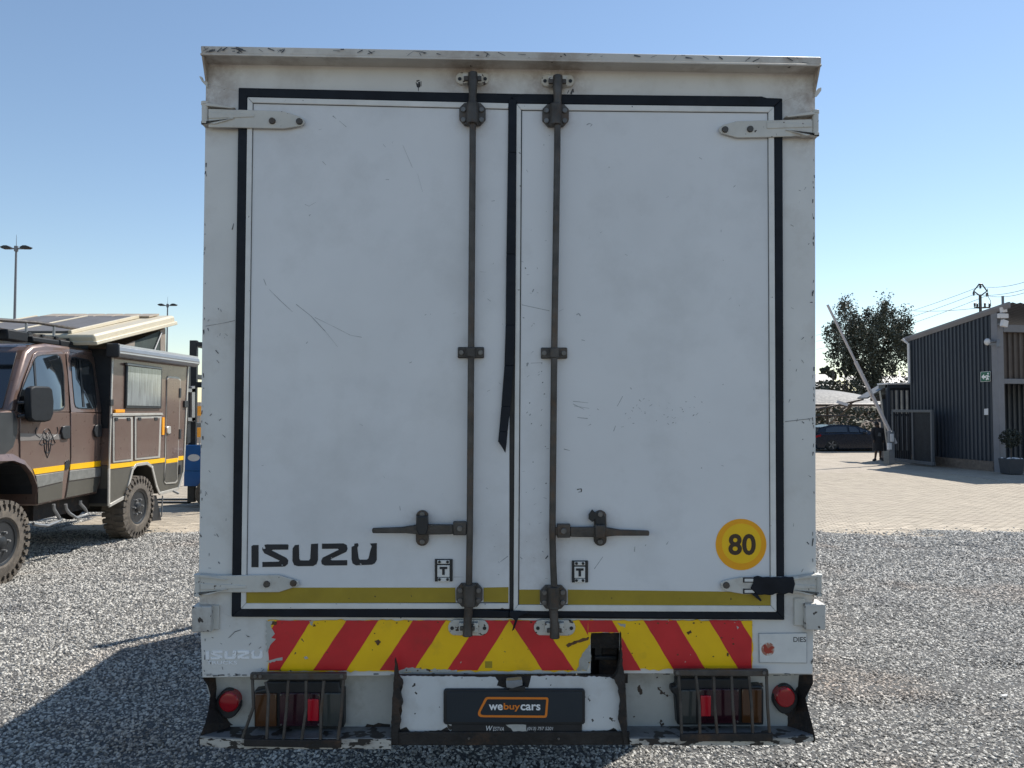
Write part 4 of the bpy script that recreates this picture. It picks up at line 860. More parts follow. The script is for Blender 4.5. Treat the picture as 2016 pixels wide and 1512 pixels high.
fr_f = [(30, 811), (46, 752), (66, 697), (74, 691), (120, 690), (127, 697), (133, 740), (136.5, 811)]
fr_r = [(130.5, 696), (134, 692), (184, 702), (192, 730), (200, 812), (140, 812)]
for D, fr, wn_ in ((FD, fr_f, fw), (RD, fr_r, rw)):
    t = MB(); dpr(t, fr, .012, -.01); cpart('window_frame', camper_brown, t, D, bevel=.006)
    t = MB(); dpr(t, grow(wn_, 1.05), .016, .0); cpart('window_seal', black_plastic, t, D, bevel=.003)
    t = MB(); dpr(t, wn_, .020, .004); cpart('window', glass_dark, t, D)
t = MB(); dpr(t, [Z1(p) for p in [(238, 980), (250, 962), (262, 1150), (250, 1150)]], .026, .018); cpart('window_divider', black_plastic, t, FD)
t = MB(); dpr(t, [Z1(p) for p in [(560, 965), (572, 966), (602, 1300), (588, 1300)]], .026, .018); cpart('window_divider', black_plastic, t, RD)
for D, (u0, u1, v0, v1) in ((FD, (122, 139, 838, 865)), (RD, (186, 201, 836, 861))):
    t = MB(); cpr(t, [(u0, v0 + 12), (u0 + 3, v0 + 2), (u0 + 7, v0), (u1, v0), (u1, v1 - 2), (u1 - 9, v1), (u0 + 3, v1 - 2)], XC + .045, .035); cpart('door_handle', black_plastic, t, D, bevel=.008)
# stripes, moulding and dark sills
for D, ys_, gm, ds in ((FD, [(65, 923), (128, 915), (126, 926), (69, 934)], [(71, 936), (126, 928), (124, 948), (74, 960)], [(75, 961), (124, 949), (122, 981), (75, 992)]),
                       (RD, [(139, 914), (199, 907), (199, 918), (138, 925)], [(138, 927), (199, 920), (199, 938), (136, 947)], [(136, 948), (198, 939), (190, 968), (130, 980)])):
    t = MB(); cpr(t, ys_, XC + .019, .01); cpart('yellow_stripe', camper_yellow, t, D)
    t = MB(); cpr(t, gm, XC + .030, .02); cpart('side_moulding', mould_grey, t, D, bevel=.006)
    t = MB(); cpr(t, ds, XC + .019, .01); cpart('dark_sill', camper_grey, t, D, bevel=.004)
t = MB(); cpr(t, [(40, 853), (120, 855), (120, 865), (40, 868)], XC + .017, .004); cpart('grey_band', M('grey band paint', (.21, .19, .18), .35, .2, var=.05), t, FD)
t = MB(); cpr(t, [Z2(p) for p in [(460, 490), (468, 460), (485, 450), (496, 465), (494, 500), (480, 520), (464, 520)]], XC + .024, .01); cpart('lock_recess', black_plastic, t, FD)
# ox head drawing on the front door
t = MB()
for st in ([(262, 222), (250, 245), (256, 275), (282, 294), (300, 275), (312, 245), (332, 230)], [(405, 216), (411, 245), (402, 272), (376, 290), (362, 268), (352, 240), (340, 230)], [(303, 280), (312, 335), (318, 390), (336, 436), (354, 388), (362, 335), (372, 284)], [(303, 290), (278, 336), (300, 346), (311, 338)], [(372, 290), (392, 332), (374, 344), (362, 338)], [(325, 290), (332, 340), (328, 395)], [(350, 290), (343, 340), (347, 395)], [(316, 332), (326, 338)], [(350, 338), (360, 332)], [(322, 392), (336, 402), (350, 392)], [(308, 250), (330, 268), (352, 250)], [(318, 262), (336, 300), (356, 262)], [(310, 300), (336, 320), (365, 300)]):
    t.tube([xp(*Z2(p), XC + .016) for p in st], .0065, 5)
cpart('ox_head_drawing', black_plastic, t, FD)
# mirror on two arms
t = MB()
m0 = [(60, 772), (63, 763), (70, 760), (98, 761), (104, 766), (107, 790), (106, 815), (101, 828), (90, 831), (68, 830), (61, 824), (60, 800)]
t.prism([xp(u, v, XC + .14) for u, v in m0], (-.09, 0, 0)); MI = cpart('mirror', mirror_black, t, bevel=.02)
t = MB(); t.tube([xp(34, 793, XC), xp(62, 792, XC + .1)], .022, 8); t.tube([xp(34, 820, XC), xp(64, 816, XC + .1)], .022, 8); cpart('mirror_arm', black_plastic, t, MI)
# front wheel flare
t = MB()
fl = [(74, 972), (73, 955), (64, 932), (50, 915), (28, 907)]
a_ = [xp(u, v, XC + .05) for u, v in fl] + [Vector((XC + .05, y, z)) for y, z in ((8.93, 1.47), (8.62, 1.42), (8.36, 1.24), (8.2, .98), (8.16, .72))]
c_ = [p + Vector((0, .0, .0)) for p in a_]
ctr = Vector((0, 8.88, .6))
for i in range(len(a_) - 1):
    def out(p, k): d = Vector((0, p.y - ctr.y, p.z - ctr.z)).normalized(); return p + d * k
    p, q = a_[i], a_[i + 1]
    t.loft([p, out(p, .09) + Vector((-.05, 0, 0)), out(p, .09) + Vector((-.12, 0, 0)), p + Vector((-.12, 0, 0))], [q, out(q, .09) + Vector((-.05, 0, 0)), out(q, .09) + Vector((-.12, 0, 0)), q + Vector((-.12, 0, 0))])
cpart('wheel_flare', camper_brown, t, sharp=60)
t = MB()
for p, q in zip(a_, a_[1:]):
    p2, q2 = [Vector((XC - .015, w_.y + (ctr.y - w_.y) * .012, w_.z + (ctr.z - w_.z) * .012)) for w_ in (p, q)]
    t.add([p2, q2, q2 + Vector((-1.2, 0, 0)), p2 + Vector((-1.2, 0, 0))], [(0, 1, 2, 3)])
cpart('arch_shade_liner', black_plastic, t, fix=False)  # black lining added so the inside of the arch reads as shade
t = MB(); cpr(t, [(-30, 812), (28, 812), (35, 830), (34, 852), (26, 880), (10, 894), (-30, 897)], XC + .006, .003); cpart('wing_shade_patch', M('slate wing shade', (.045, .05, .055), .35, .2, var=.1, coat=.4), t)  # dark shade and reflection on the wing, put in as a slate patch
t = MB(); t.prism([(XC - .55, y, z) for y, z in ((9.56, .75), (9.5, 1.05), (9.3, 1.28), (8.95, 1.4), (8.6, 1.3), (8.36, 1.1), (8.28, .7))], (-.9, 0, 0)); cpart('wheel_well', rust_black, t)
# wheels
def wheel(y):
    r = .505
    t = MB(); t.lathe([(.02, .27), (.0, .30), (.005, .40), (.03, .47), (.06, .492), (.27, .492), (.30, .47), (.325, .40), (.33, .30), (.30, .27)], (XB + .03, y, r), (-1, 0, 0), 48, True)
    for k in range(30):
        for side in (0, 1):
            a = 2 * math.pi * (k + .5 * side) / 30; ca, sa = math.cos(a), math.sin(a); tg = Vector((0, -sa, ca)); rd = Vector((0, ca, sa)); o = Vector((XB + .03, y, r))
            x0, x1 = (-.005, .14) if side == 0 else (.19, .335)
            A = [o + Vector((-x, 0, 0)) + rd * rr + tg * tt for x, rr, tt in ((x0, .455, -.038), (x0 + .004, .500, -.034), (x1, .509, -.046 if side == 0 else -.022), (x1, .47, -.05 if side == 0 else -.024))]
            B_ = [o + Vector((-x, 0, 0)) + rd * rr + tg * tt for x, rr, tt in ((x0, .455, .038), (x0 + .004, .500, .034), (x1, .509, .022 if side == 0 else .046), (x1, .47, .024 if side == 0 else .05))]
            t.loft(A, B_)
            # shoulder lugs on the sidewall
            if side == 0: t.loft([o + rd * rr + tg * tt + Vector((xx, 0, 0)) for rr, tt, xx in ((.40, -.012, -.004), (.47, -.024, -.02), (.47, .024, -.02), (.40, .012, -.004))], [o + rd * rr + tg * tt + Vector((xx, 0, 0)) for rr, tt, xx in ((.40, -.012, .012), (.47, -.022, .004), (.47, .022, .004), (.40, .012, .012))])
    TY = cpart('tyre', tyre_rubber, t, sharp=25)
    t = MB(); t.lathe([(.03, .265), (.012, .275), (.02, .25), (.05, .235), (.10, .20), (.12, .12), (.07, .11), (.03, .085), (.0, .07), (-.01, .04), (-.012, .0)], (XB + .03, y, r), (-1, 0, 0), 36); RM = cpart('rim', black_plastic, t, TY)
    t = MB()
    for k in range(6):
        a = 2 * math.pi * k / 6; c = Vector((XB - .03, y + .125 * math.cos(a), r + .125 * math.sin(a))); t.cyl(c, c + Vector((.065, 0, 0)), .02, .014, 8)
    cpart('wheel_nut', galv, t, TY)
wheel(8.84); wheel(12.06)
for y in (8.84, 12.06):
    t = MB(); t.cyl((-8.3, y, .5), (-6.4, y, .5), .08); t.ell((-7.2, y, .5), (.2, .2, .2)); cpart('axle', rust_black, t)
    t = MB(); t.lathe([(0, .28), (0, .42), (.05, .49), (.28, .49), (.33, .42), (.33, .28)], (-8.4, y, .5), (1, 0, 0), 28, True); cpart('tyre', tyre_rubber, t)
t = MB(); t.box(-7.7, -7.6, 8, 14.2, .72, .92); t.box(-6.9, -6.8, 8, 14.2, .72, .92); t.box(-7.6, -6.9, 9.6, 11.0, .62, .95); t.box(-6.75, -6.4, 9.9, 11.2, .6, .9); cpart('chassis', rust_black, t)
# step loops
for path in ([(235, 905), (270, 912), (335, 918), (400, 893), (425, 880), (420, 862), (382, 800), (380, 765)], [(465, 765), (470, 800), (490, 828), (540, 862), (600, 845), (614, 825), (602, 800), (568, 760), (570, 740)]):
    t = MB(); t.tube([xp(*Z2(p), XC + .02) for p in path], .022, 8); cpart('step_loop', galv, t)
# living box
up = [(224, 684), (372, 712), (364, 899), (215, 917)]
lo_ = [(215, 917), (364, 899), (361, 930), (351, 962), (314, 972), (308, 957), (299, 919), (289, 913), (268, 916), (261, 926), (247, 978), (214, 997)]
t = MB(); cpr(t, up, XB, 2.3); BOX = cpart('living_box', camper_brown, t, bevel=.02)
t = MB(); cpr(t, lo_, XB - .002, 2.29); LB_ = cpart('lower_box', camper_grey, t, bevel=.01)
t = MB(); cpr(t, [(214.6, 914), (364, 897), (363.6, 905), (214.6, 923.5)], XB + .008, .02); cpart('yellow_stripe', camper_yellow, t, BOX)
t = MB(); pf_ = [xp(223, 688, XB - .03), xp(215, 990, XB - .03)]; t.prism([pf_[0] + Vector((0, -.07, 0)), pf_[0] + Vector((-2.2, -.07, 0)), pf_[1] + Vector((-2.2, -.07, 0)), pf_[1] + Vector((0, -.07, 0))], (0, .06, 0)); cpart('front_shade_sheet', black_plastic, t, BOX)  # black sheet added to darken the box front, which lies in shade
t = MB()
pth = [(214.5, 923), (214, 996), (247, 978), (261, 924), (268, 915), (289, 912), (299, 919), (308, 957), (314, 972), (351, 962), (361, 930), (371, 712)]
for a, b_ in zip(pth, pth[1:]):
    p, q_ = xp(*a, XB + .005), xp(*b_, XB + .005); t.bar(p, q_, .05, .022, up=(1, 0, 0))
p, q_ = xp(222, 690, XB + .003), xp(214.5, 923, XB + .003); t.bar(p, q_, .035, .02, up=(1, 0, 0))
cpart('edge_trim', alu, t, BOX, bevel=.004)
def bframe(parent, nm, pts, mat, x, d, bev=.004): t = MB(); cpr(t, pts, x, d); return cpart(nm, mat, t, parent, bevel=bev)
WF = bframe(BOX, 'window', [Z1(p) for p in [(900, 985), (1150, 1020), (1146, 1312), (893, 1312)]], black_plastic, XB + .03, .04, .012)
bframe(WF, 'window_pane', [Z1(p) for p in [(908, 1008), (1144, 1036), (1138, 1296), (902, 1290)]], glass_curtain, XB + .038, .012)
bframe(WF, 'window_hood', [Z1(p) for p in [(905, 988), (1148, 1022), (1148, 1034), (905, 1004)]], awning_grey, XB + .06, .04)
for o4 in ([(803, 145), (942, 145), (942, 458), (803, 472)], [(958, 143), (1146, 140), (1136, 436), (958, 452)]):
    q4 = [Z2(p) for p in o4]; LK = bframe(BOX, 'locker', q4, alu, XB + .02, .02)
    cx = sum(p[0] for p in q4) / 4; cy = sum(p[1] for p in q4) / 4
    bframe(LK, 'locker_panel', [(p[0] + math.copysign(3.4, cx - p[0]), p[1] + math.copysign(4, cy - p[1])) for p in q4], camper_brown, XB + .026, .01)
    for k in (.18, .8):
        u = q4[0][0] + (q4[1][0] - q4[0][0]) * k; v = q4[0][1]
        bframe(LK, 'locker_catch', [(u - 3, v + 2), (u + 3, v + 2), (u + 3, v + 8), (u - 3, v + 8)], black_plastic, XB + .034, .012)
bframe(BOX, 'locker_rail', [Z2(p) for p in [(800, 122), (1152, 118), (1160, 134), (800, 142)]], alu, XB + .035, .03)
dpts = [Z1(p) for p in [(1186, 1110), (1195, 1094), (1262, 1100), (1280, 1115)]] + [Z2(p) for p in [(1258, 590), (1245, 605), (1180, 610), (1168, 598)]]
DR = bframe(BOX, 'camper_door', grow(dpts, 1.035), alu, XB + .012, .015)
bframe(DR, 'door_panel', [(p[0], p[1]) for p in [dpts[0], dpts[1], dpts[2], dpts[3], (350.5, 901), (327.5, 904)]], camper_brown, XB + .018, .01)
bframe(DR, 'door_panel', [(327.3, 913), (350, 910)] + dpts[4:], camper_grey, XB + .018, .01)
bframe(DR, 'yellow_stripe', [(327.4, 904.5), (350.4, 901.5), (350.1, 909.5), (327.3, 912.5)], camper_yellow, XB + .021, .01)
bframe(DR, 'door_handle', [Z2(p) for p in [(1186, 225), (1196, 212), (1212, 214), (1214, 262), (1198, 270), (1186, 258)]], alu, XB + .04, .03, .008)
for vv in (764, 845, 915): bframe(DR, 'door_hinge', [(354, vv), (357.5, vv), (357, vv + 19), (353.5, vv + 19)], black_plastic, XB + .03, .02)
bframe(BOX, 'marker_lamp', [Z1(p) for p in [(820, 1318), (886, 1318), (886, 1340), (820, 1342)]], amber, XB + .03, .03)
bframe(BOX, 'marker_lamp', [Z2(p) for p in [(1152, 150), (1168, 150), (1166, 275), (1150, 275)]], amber, XB + .02, .02)
for p in ((221, 792), (367, 795)): bframe(BOX, 'box_latch', [(p[0] - 3, p[1] - 6), (p[0] + 3, p[1] - 6), (p[0] + 3, p[1] + 7), (p[0] - 3, p[1] + 7)], black_plastic, XB + .03, .03)
# awning roll along the eave
a0, a1 = xp(224, 690, XB + .1), xp(384, 712.5, XB + .1)
t = MB()
ring = lambda c, h: [c + Vector((math.cos(a) * .09, 0, math.sin(a) * h)) for a in [2 * math.pi * k / 12 for k in range(12)]]
t.loft(ring(a0, .098), ring(a1, .098)); AW = cpart('awning', awning_grey, t, sharp=25)
t = MB(); t.bar(a0 + Vector((.03, 0, .085)), a1 + Vector((.03, 0, .085)), .06, .03); t.bar(a0 + Vector((.085, 0, -.03)), a1 + Vector((.085, 0, -.03)), .02, .02); cpart('awning_rail', M('pale awning rail', (.42, .43, .43), .4, .3, var=.05), t, AW)
t = MB(); t.box(a0.x - .1, a0.x + .1, a0.y - .05, a0.y, a0.z - .105, a0.z + .105); cpart('awning_cap', black_plastic, t, AW, bevel=.02)
# tilted pop-up roof with panels
XR = -6.13
A, B, C, D_ = xp(185, 660, XR), xp(343, 621, XR), xp(346, 639, XR), xp(189, 680, XR)
WR = 2.25
t = MB(); m1 = [A, A.lerp(B, .02) + Vector((0, 0, .012)), B, B + Vector((0, .03, -.04)), C, D_]; t.prism(m1, (-WR, 0, 0)); ROOF = cpart('pop_up_roof', cream, t, bevel=.035)
t = MB(); t.prism([A.lerp(D_, .62) + Vector((.03, -.02, 0)), B.lerp(C, .62) + Vector((.03, .02, 0)), C + Vector((.03, .02, 0)), D_ + Vector((.03, -.02, 0))], (-WR - .06, 0, 0)); cpart('roof_lip', cream, t, ROOF, bevel=.012)
nr = (B - A).cross(Vector((-1, 0, 0))).normalized(); nr = nr if nr.z > 0 else -nr
rp = lambda s, k, h: A.lerp(B, k) + Vector((-WR * s, 0, 0)) + nr * (h + .012)
def slab(nm, mat, s0, s1, k0, k1, h0, h1): t = MB(); t.loft([rp(s0, k0, h0), rp(s1, k0, h0), rp(s1, k1, h0), rp(s0, k1, h0)], [rp(s0, k0, h1), rp(s1, k0, h1), rp(s1, k1, h1), rp(s0, k1, h1)]); return cpart(nm, mat, t, ROOF, bevel=.004)
for s0, s1 in ((.19, .56), (.58, .95)):
    slab('solar_panel', solar, s0, s1, .05, .79, .005, .035); 
for s0, s1 in ((.165, .188), (.562, .578), (.952, .97)): slab('panel_rail', cream, s0, s1, .03, .80, .0, .05)
for k in range(6): slab('roof_vent', vent_tan, .10 + k * .145, .10 + k * .145 + .125, .82, .965, .0, .03)
# canvas walls under the roof
t = MB(); p = [xp(240, 682, XR - .08), xp(265, 672, XR - .08), xp(316, 651, XR - .08), xp(322, 651, XR - .08), xp(320, 705, XR - .08)]; t.prism(p, (-.02, 0, 0)); CV = cpart('canvas_wall', canvas, t)
t = MB(); p = [xp(316, 650, XR - .07), xp(326, 646, XR - .07), xp(326, 706, XR - .07), xp(316, 704, XR - .07)]; t.prism(p, (-WR + .2, 0, 0)); cpart('canvas_wall', canvas_tan, t)
t = MB(); p = [xp(236, 683, XR - .07), xp(266, 671, XR - .07), xp(264, 690, XR - .07), xp(240, 688, XR - .07)]; t.prism(p, (-.02, 0, 0)); cpart('canvas_wall', canvas_tan, t)
t = MB(); t.tube([xp(303, 692, XR - .05), xp(318, 655, XR - .05)], .014, 6); cpart('roof_strut', galv, t)
# roof rack over the cab
zr = 3.0
t = MB()
for x in (-6.55, -7.95):
    t.tube([(x, 8.6, zr + .2), (x, 9.42, zr + .24), (x, 10.1, zr + .29), (x, 11.36, zr + .31), (x, 11.4, zr + .1)], .025, 8); t.bar((x, 9.2, zr + .10), (x, 11.1, zr + .08), .05, .07)
RK = cpart('roof_rack', dark_steel, t)
for y, h in ((9.3, .23), (9.9, .27), (10.5, .29), (11.1, .3)):
    t = MB(); t.tube([(-6.55, y, zr + .08), (-6.55, y, zr + h)], .018, 8); cpart('rack_post', galv, t, RK)
t = MB()
for y in np.arange(9.3, 11.1, .3): t.bar((-6.5, y, zr + .12), (-8.0, y, zr + .12), .06, .03)
cpart('rack_slat', black_plastic, t, RK)
t = MB(); t.box(-6.6, -6.42, 9.35, 9.75, zr - .02, zr + .12); t.box(-6.58, -6.46, 9.9, 10.5, zr + .0, zr + .08); t.box(-6.6, -6.45, 10.5, 11.2, zr - .02, zr + .09); cpart('rack_lamp', mirror_black, t, RK, bevel=.02)
# ladder, mud flap and rear rack
t = MB()
for v0, v1 in ((765, 772), (822, 829)): t.prism([xp(370, v0, XB - .1), xp(384, v0, XB - .1), xp(384, v1, XB - .1), xp(370, v1, XB - .1)], (-.04, 0, 0))
t.prism([xp(378, 762, XB - .1), xp(384, 760, XB - .1), xp(384, 828, XB - .1), xp(378, 830, XB - .1)], (-.05, 0, 0)); cpart('rear_ladder', galv, t)
t = MB(); t.prism([xp(368, 722, XB - .14), xp(376, 722, XB - .14), xp(376, 872, XB - .14), xp(368, 876, XB - .14)], (-1.9, 0, 0)); cpart('rear_carrier', black_plastic, t, bevel=.02)
t = MB(); t.prism([xp(301, 975, XB - .03), xp(308, 975, XB - .03), xp(318, 1024, XB - .03), xp(300, 1026, XB - .03)], (-.35, 0, 0)); cpart('mud_flap', black_plastic, t)
t = MB(); t.tube([xp(320, 976, XB), xp(318, 1018, XB)], .012, 6); t.bar(xp(340, 966, XB), xp(352, 972, XB + .1), .06, .03); cpart('tow_chain', galv, t)

# ================================================================ blue forklift behind the camper
fk = thing('forklift', (-6.1, 16.3, 0), 'blue forklift with tall black mast standing behind the brown camper', 'forklift')
def fpart(nm, m, t, p=None, bevel=.01): return t.build(nm, m, p or fk, bevel)
t = MB(); t.prism([(-6.95, 15.8, .45), (-6.95, 15.8, 1.31), (-6.6, 15.8, 1.33), (-5.9, 15.8, 1.2), (-5.1, 15.8, 1.25), (-5.0, 15.8, .9), (-5.05, 15.8, .45)], (0, 1.0, 0)); fpart('body', blue_paint, t, bevel=.04)
t = MB()
for y in (15.85, 16.65): t.box(-7.16, -7.0, y, y + .09, .1, 3.58)
MA = fpart('mast', black_plastic, t)
t = MB()
for z in (.5, 1.7, 2.75, 3.45): t.box(-7.14, -7.04, 15.9, 16.7, z, z + .1)
fpart('mast_cross_bar', black_plastic, t, MA)
t = MB(); t.bar((-7.0, 15.88, 3.5), (-6.6, 15.88, 3.46), .07, .1); t.bar((-7.0, 15.88, 2.62), (-6.72, 15.88, 2.62), .1, .12); t.bar((-6.75, 15.88, 2.6), (-6.72, 15.88, 2.95), .08, .08); fpart('mast_bracket', black_plastic, t, MA)
t = MB()
for x, y in ((-6.85, 15.85), (-6.85, 16.7), (-5.5, 15.85), (-5.5, 16.7)): t.tube([(x, y, 1.25), (x + (.25 if x < -6 else 0), y, 2.15)], .035, 8)
for y in np.arange(15.85, 16.75, .17): t.bar((-6.65, y, 2.17), (-5.45, y, 2.17), .04, .04)
fpart('overhead_guard', black_plastic, t)
for x in (-6.6, -5.4):
    for y in (15.62, 16.78):
        t = MB(); t.lathe([(0, .12), (0, .27), (.03, .31), (.2, .31), (.23, .27), (.23, .12)], (x, y, .31), (0, 1, 0), 24); fpart('wheel', tyre_rubber, t)
t = MB(); t.box(-6.5, -6.0, 16.0, 16.5, 1.25, 1.4); t.box(-6.05, -5.95, 16.0, 16.5, 1.3, 1.75); fpart('seat', black_plastic, t, bevel=.03)
for y in (15.95, 16.45):
    t = MB(); t.box(-8.1, -7.16, y, y + .11, .06, .1); t.box(-7.2, -7.16, y, y + .11, .06, .5); fpart('fork', black_plastic, t)
t = MB(); c = Vector((-6.98, 15.735, 1.06)); t.add([c + Vector((.13 * math.cos(a), 0, .075 * math.sin(a))) for a in [2 * math.pi * k / 20 for k in range(20)]], [tuple(range(20))]); fpart('oval_badge', print_grey, t, bevel=0)

t = MB(); t.box(-7.22, -6.6, 15.74, 15.79, .78, 1.33); t.box(-7.2, -6.7, 15.76, 15.8, .45, .78); fpart('side_panel', blue_paint, t, bevel=.015)
fk.location.x += 0.2

# ================================================================ light masts
def mast(foot, top, wh):
    r = thing('light_mast', foot, wh, 'light mast', 'light masts beyond the yard')
    h = top
    t = MB(); t.tube([(0, 0, 0), (0, 0, h)], [.11, .06], 10); t.build('pole', grey_paint, r, local=True)
    t = MB(); t.bar((-.75, 0, h - .08), (.75, 0, h - .08), .08, .08); t.cyl((0, 0, h - .25), (0, 0, h + .08), .12, n=10); t.build('cross_arm', grey_paint, r, local=True)
    for s in (-1, 1):
        t = MB(); t.prism([(s * .28, -.2, h - .02), (s * .5, -.2, h + .1), (s * .7, -.2, h + .1), (s * .95, -.2, h - .0), (s * .8, -.2, h - .1), (s * .4, -.2, h - .1)], (0, .4, 0)); t.build('lamp_head', black_plastic, r, .03, local=True)
    t = MB(); t.tube([(0, 0, h), (0, 0, h + .8)], [.02, .008], 6); t.build('lightning_rod', grey_paint, r, local=True)
    t = MB(); t.cyl((0, 0, 0), (0, 0, .25), .22, n=12); t.build('base', grey_paint, r, local=True)
    return r
p = wp(32, 487, 46); mast((p.x, 46, 0), p.z, 'tall twin-headed light mast rising beyond the camper cab')
p = wp(330, 600, 72); mast((p.x, 72, 0), p.z, 'smaller distant twin-headed light mast behind the tilted camper roof')

# ================================================================ palisade fence far behind the camper
fe = thing('palisade_fence', (-16, 34, 0), 'grey palisade fence with orange signs seen past the forklift', 'fence')
t = MB()
for x in np.arange(-24, -9, .16): t.prism([(x - .03, 34, 0), (x + .03, 34, 0), (x + .03, 34, 2.35), (x, 34, 2.45), (x - .03, 34, 2.35)], (0, .02, 0))
o = t.build('paling', galv, fe, kind='stuff')
t = MB()
for z in (.4, 1.9): t.box(-24, -9, 34.02, 34.06, z, z + .06)
t.build('rail', galv, fe)
for x in (-24, -21, -18, -15, -12, -9):
    t = MB(); t.box(x - .05, x + .05, 34.06, 34.16, 0, 2.5); t.build('post', galv, fe)
for u, v in ((394.5, 809), (393, 851)):
    p = wp(u, v, 33.95); t = MB(); t.box(p.x - .2, p.x + .2, 33.93, 33.96, p.z - .22, p.z + .22); t.build('warning_sign', amber, fe)

# ================================================================ grey workshop building
bA, bB = Vector((16.26, 24.8, 0)), Vector((15.50, 28.6, 0))       # near and far foot of the side wall
dw = (bB - bA).normalized(); nw = Vector((-dw.y, dw.x, 0));       # along the wall, and out of it to the camera side
if nw.x > 0: nw = -nw
fr_d = -nw                                                        # along the front, to the right
LW = (bB - bA).length
zn = wp(1957, 610, bA.y).z; zfz = wp(1793, 665, bB.y).z
bld = thing('workshop_building', bA, 'charcoal corrugated workshop with sloping roof and open porch', 'building')
def P3(a, n, z): return bA + dw * a + nw * n + Vector((0, 0, z))
zt_at = lambda a: zn + (zfz - zn) * a / LW
t = MB(); pitch = LW / 22; prof = []
for k in range(22):
    a0 = .12 + (LW - .12) * k / 22; w_ = (LW - .12) / 22
    prof += [(a0, 0), (a0 + w_ * .55, 0), (a0 + w_ * .62, .045), (a0 + w_ * .93, .045)]
prof.append((LW, 0))
vs = []; fs = []
for a, n in prof: vs += [P3(a, n, .34), P3(a, n, zt_at(a) - .12)]
for i in range(len(prof) - 1): fs.append((2 * i, 2 * i + 2, 2 * i + 3, 2 * i + 1))
t.add(vs, fs); t.build('side_cladding', cladding, bld, fix=False, sharp=20)
t = MB(); t.prism([P3(0, -.02, .3), P3(LW, -.02, .3), P3(LW, -.02, zt_at(LW) - .14), P3(0, -.02, zt_at(0) - .14)], nw * -.12); t.build('side_wall', cladding, bld)
t = MB(); t.prism([P3(.05, .07, -.02), P3(LW, .07, -.02), P3(LW, .07, .33), P3(.05, .07, .33)], nw * -.25); t.build('plinth', plinth, bld, .01)
t = MB(); t.prism([P3(-.2, .05, -.02), P3(.06, .05, -.02), P3(.06, .05, zn - .1), P3(-.2, .05, zn - .1)], nw * -.24); t.build('corner_column', column_grey, bld, .012)
# roof: a sloping sheet with a fascia on the side
def roofpt(a, n, h): return P3(a, n, zt_at(a) + h)
t = MB(); rv = []; m_ = 40; rw_ = 12.0
for k in range(m_ * 2 + 1):
    n = .12 - rw_ * k / (m_ * 2); h = .04 * (k % 2); rv += [roofpt(-.75, n, .0 + h), roofpt(LW + .25, n, .0 + h)]
t.add(rv, [(2 * k, 2 * k + 1, 2 * k + 3, 2 * k + 2) for k in range(m_ * 2)]); t.build('roof', roof_sheet, bld, fix=False, sharp=15)
t = MB(); t.loft([roofpt(-.75, .14, -.02), roofpt(-.75, .14, .05), roofpt(-.75, .06, .05), roofpt(-.75, .06, -.14)], [roofpt(LW + .25, .14, -.02), roofpt(LW + .25, .14, .05), roofpt(LW + .25, .06, .05), roofpt(LW + .25, .06, -.14)]); t.build('fascia', column_grey, bld)
t = MB(); t.prism([P3(-.1, -.3, zn - .75), P3(-.1, -11, zn - .75), P3(-.1, -11, zn - .5), P3(-.1, -.3, zn - .5)], dw * .2); t.prism([P3(-.05, -.3, 2.95), P3(-.05, -11, 2.95), P3(-.05, -11, 3.12), P3(-.05, -.3, 3.12)], dw * .15); t.build('porch_beam', column_grey, bld, .008)
def corr(nm, mat, a, n0, n1, z0, z1, p=.22):
    t = MB(); k = int((n1 - n0) / p); vs = []
    pr_ = []
    for i in range(k):
        x = n0 + (n1 - n0) * i / k; w_ = (n1 - n0) / k; pr_ += [(x, 0), (x + w_ * .5, 0), (x + w_ * .6, .05), (x + w_ * .9, .05)]
    for x, d in pr_: vs += [P3(a - d, -x, z0), P3(a - d, -x, z1)]
    t.add(vs, [(2 * i, 2 * i + 2, 2 * i + 3, 2 * i + 1) for i in range(len(pr_) - 1)]); t.build(nm, mat, bld, fix=False, sharp=20)
corr('front_cladding', cladding_brown, .12, .3, 11, 3.1, zn - .55)
corr('porch_back_wall', cladding, 2.2, .12, 11, 0, 3.1)
t = MB(); t.prism([P3(.1, -.12, 3.02), P3(.1, -11, 3.02), P3(2.3, -11, 3.02), P3(2.3, -.12, 3.02)], (0, 0, .06)); t.build('porch_ceiling', cladding, bld)
t = MB(); t.prism([P3(2.2, -.12, 0), P3(LW, -.12, 0), P3(LW, -11, 0), P3(2.2, -11, 0)], (0, 0, 3)); t.build('back_room', cladding, bld)
t = MB(); t.prism([P3(-.02, -.35, 0), P3(-.02, -11, 0), P3(2.2, -11, 0), P3(2.2, -.35, 0)], (0, 0, .12)); t.build('porch_floor', plinth, bld, .01)
# porch door under a white-edged canopy
t = MB(); t.prism([P3(2.12, -.5, .12), P3(2.12, -1.5, .12), P3(2.12, -1.5, 2.2), P3(2.12, -.5, 2.2)], dw * .05); DD = t.build('porch_door', black_plastic, bld)
t = MB(); t.prism([P3(1.0, -.38, 1.93), P3(1.0, -1.05, 1.93), P3(1.0, -1.05, 2.02), P3(1.0, -.38, 2.02)], dw * .9); t.prism([P3(1.0, -.93, 1.35), P3(1.0, -1.05, 1.35), P3(1.0, -1.05, 1.93), P3(1.0, -.93, 1.93)], dw * .06); t.prism([P3(1.02, -.38, 1.6), P3(1.02, -.72, 1.6), P3(1.02, -.72, 1.75), P3(1.02, -.38, 1.75)], dw * .06); t.build('entrance_canopy', white_plastic, bld, .01)
# gutter downpipe at the far end
t = MB(); t.tube([P3(LW - .05, .12, 3.1), P3(LW - .05, .12, zfz - .25), P3(LW + .1, .25, zfz - .05)], .05, 8); t.build('downpipe', white_plastic, bld)
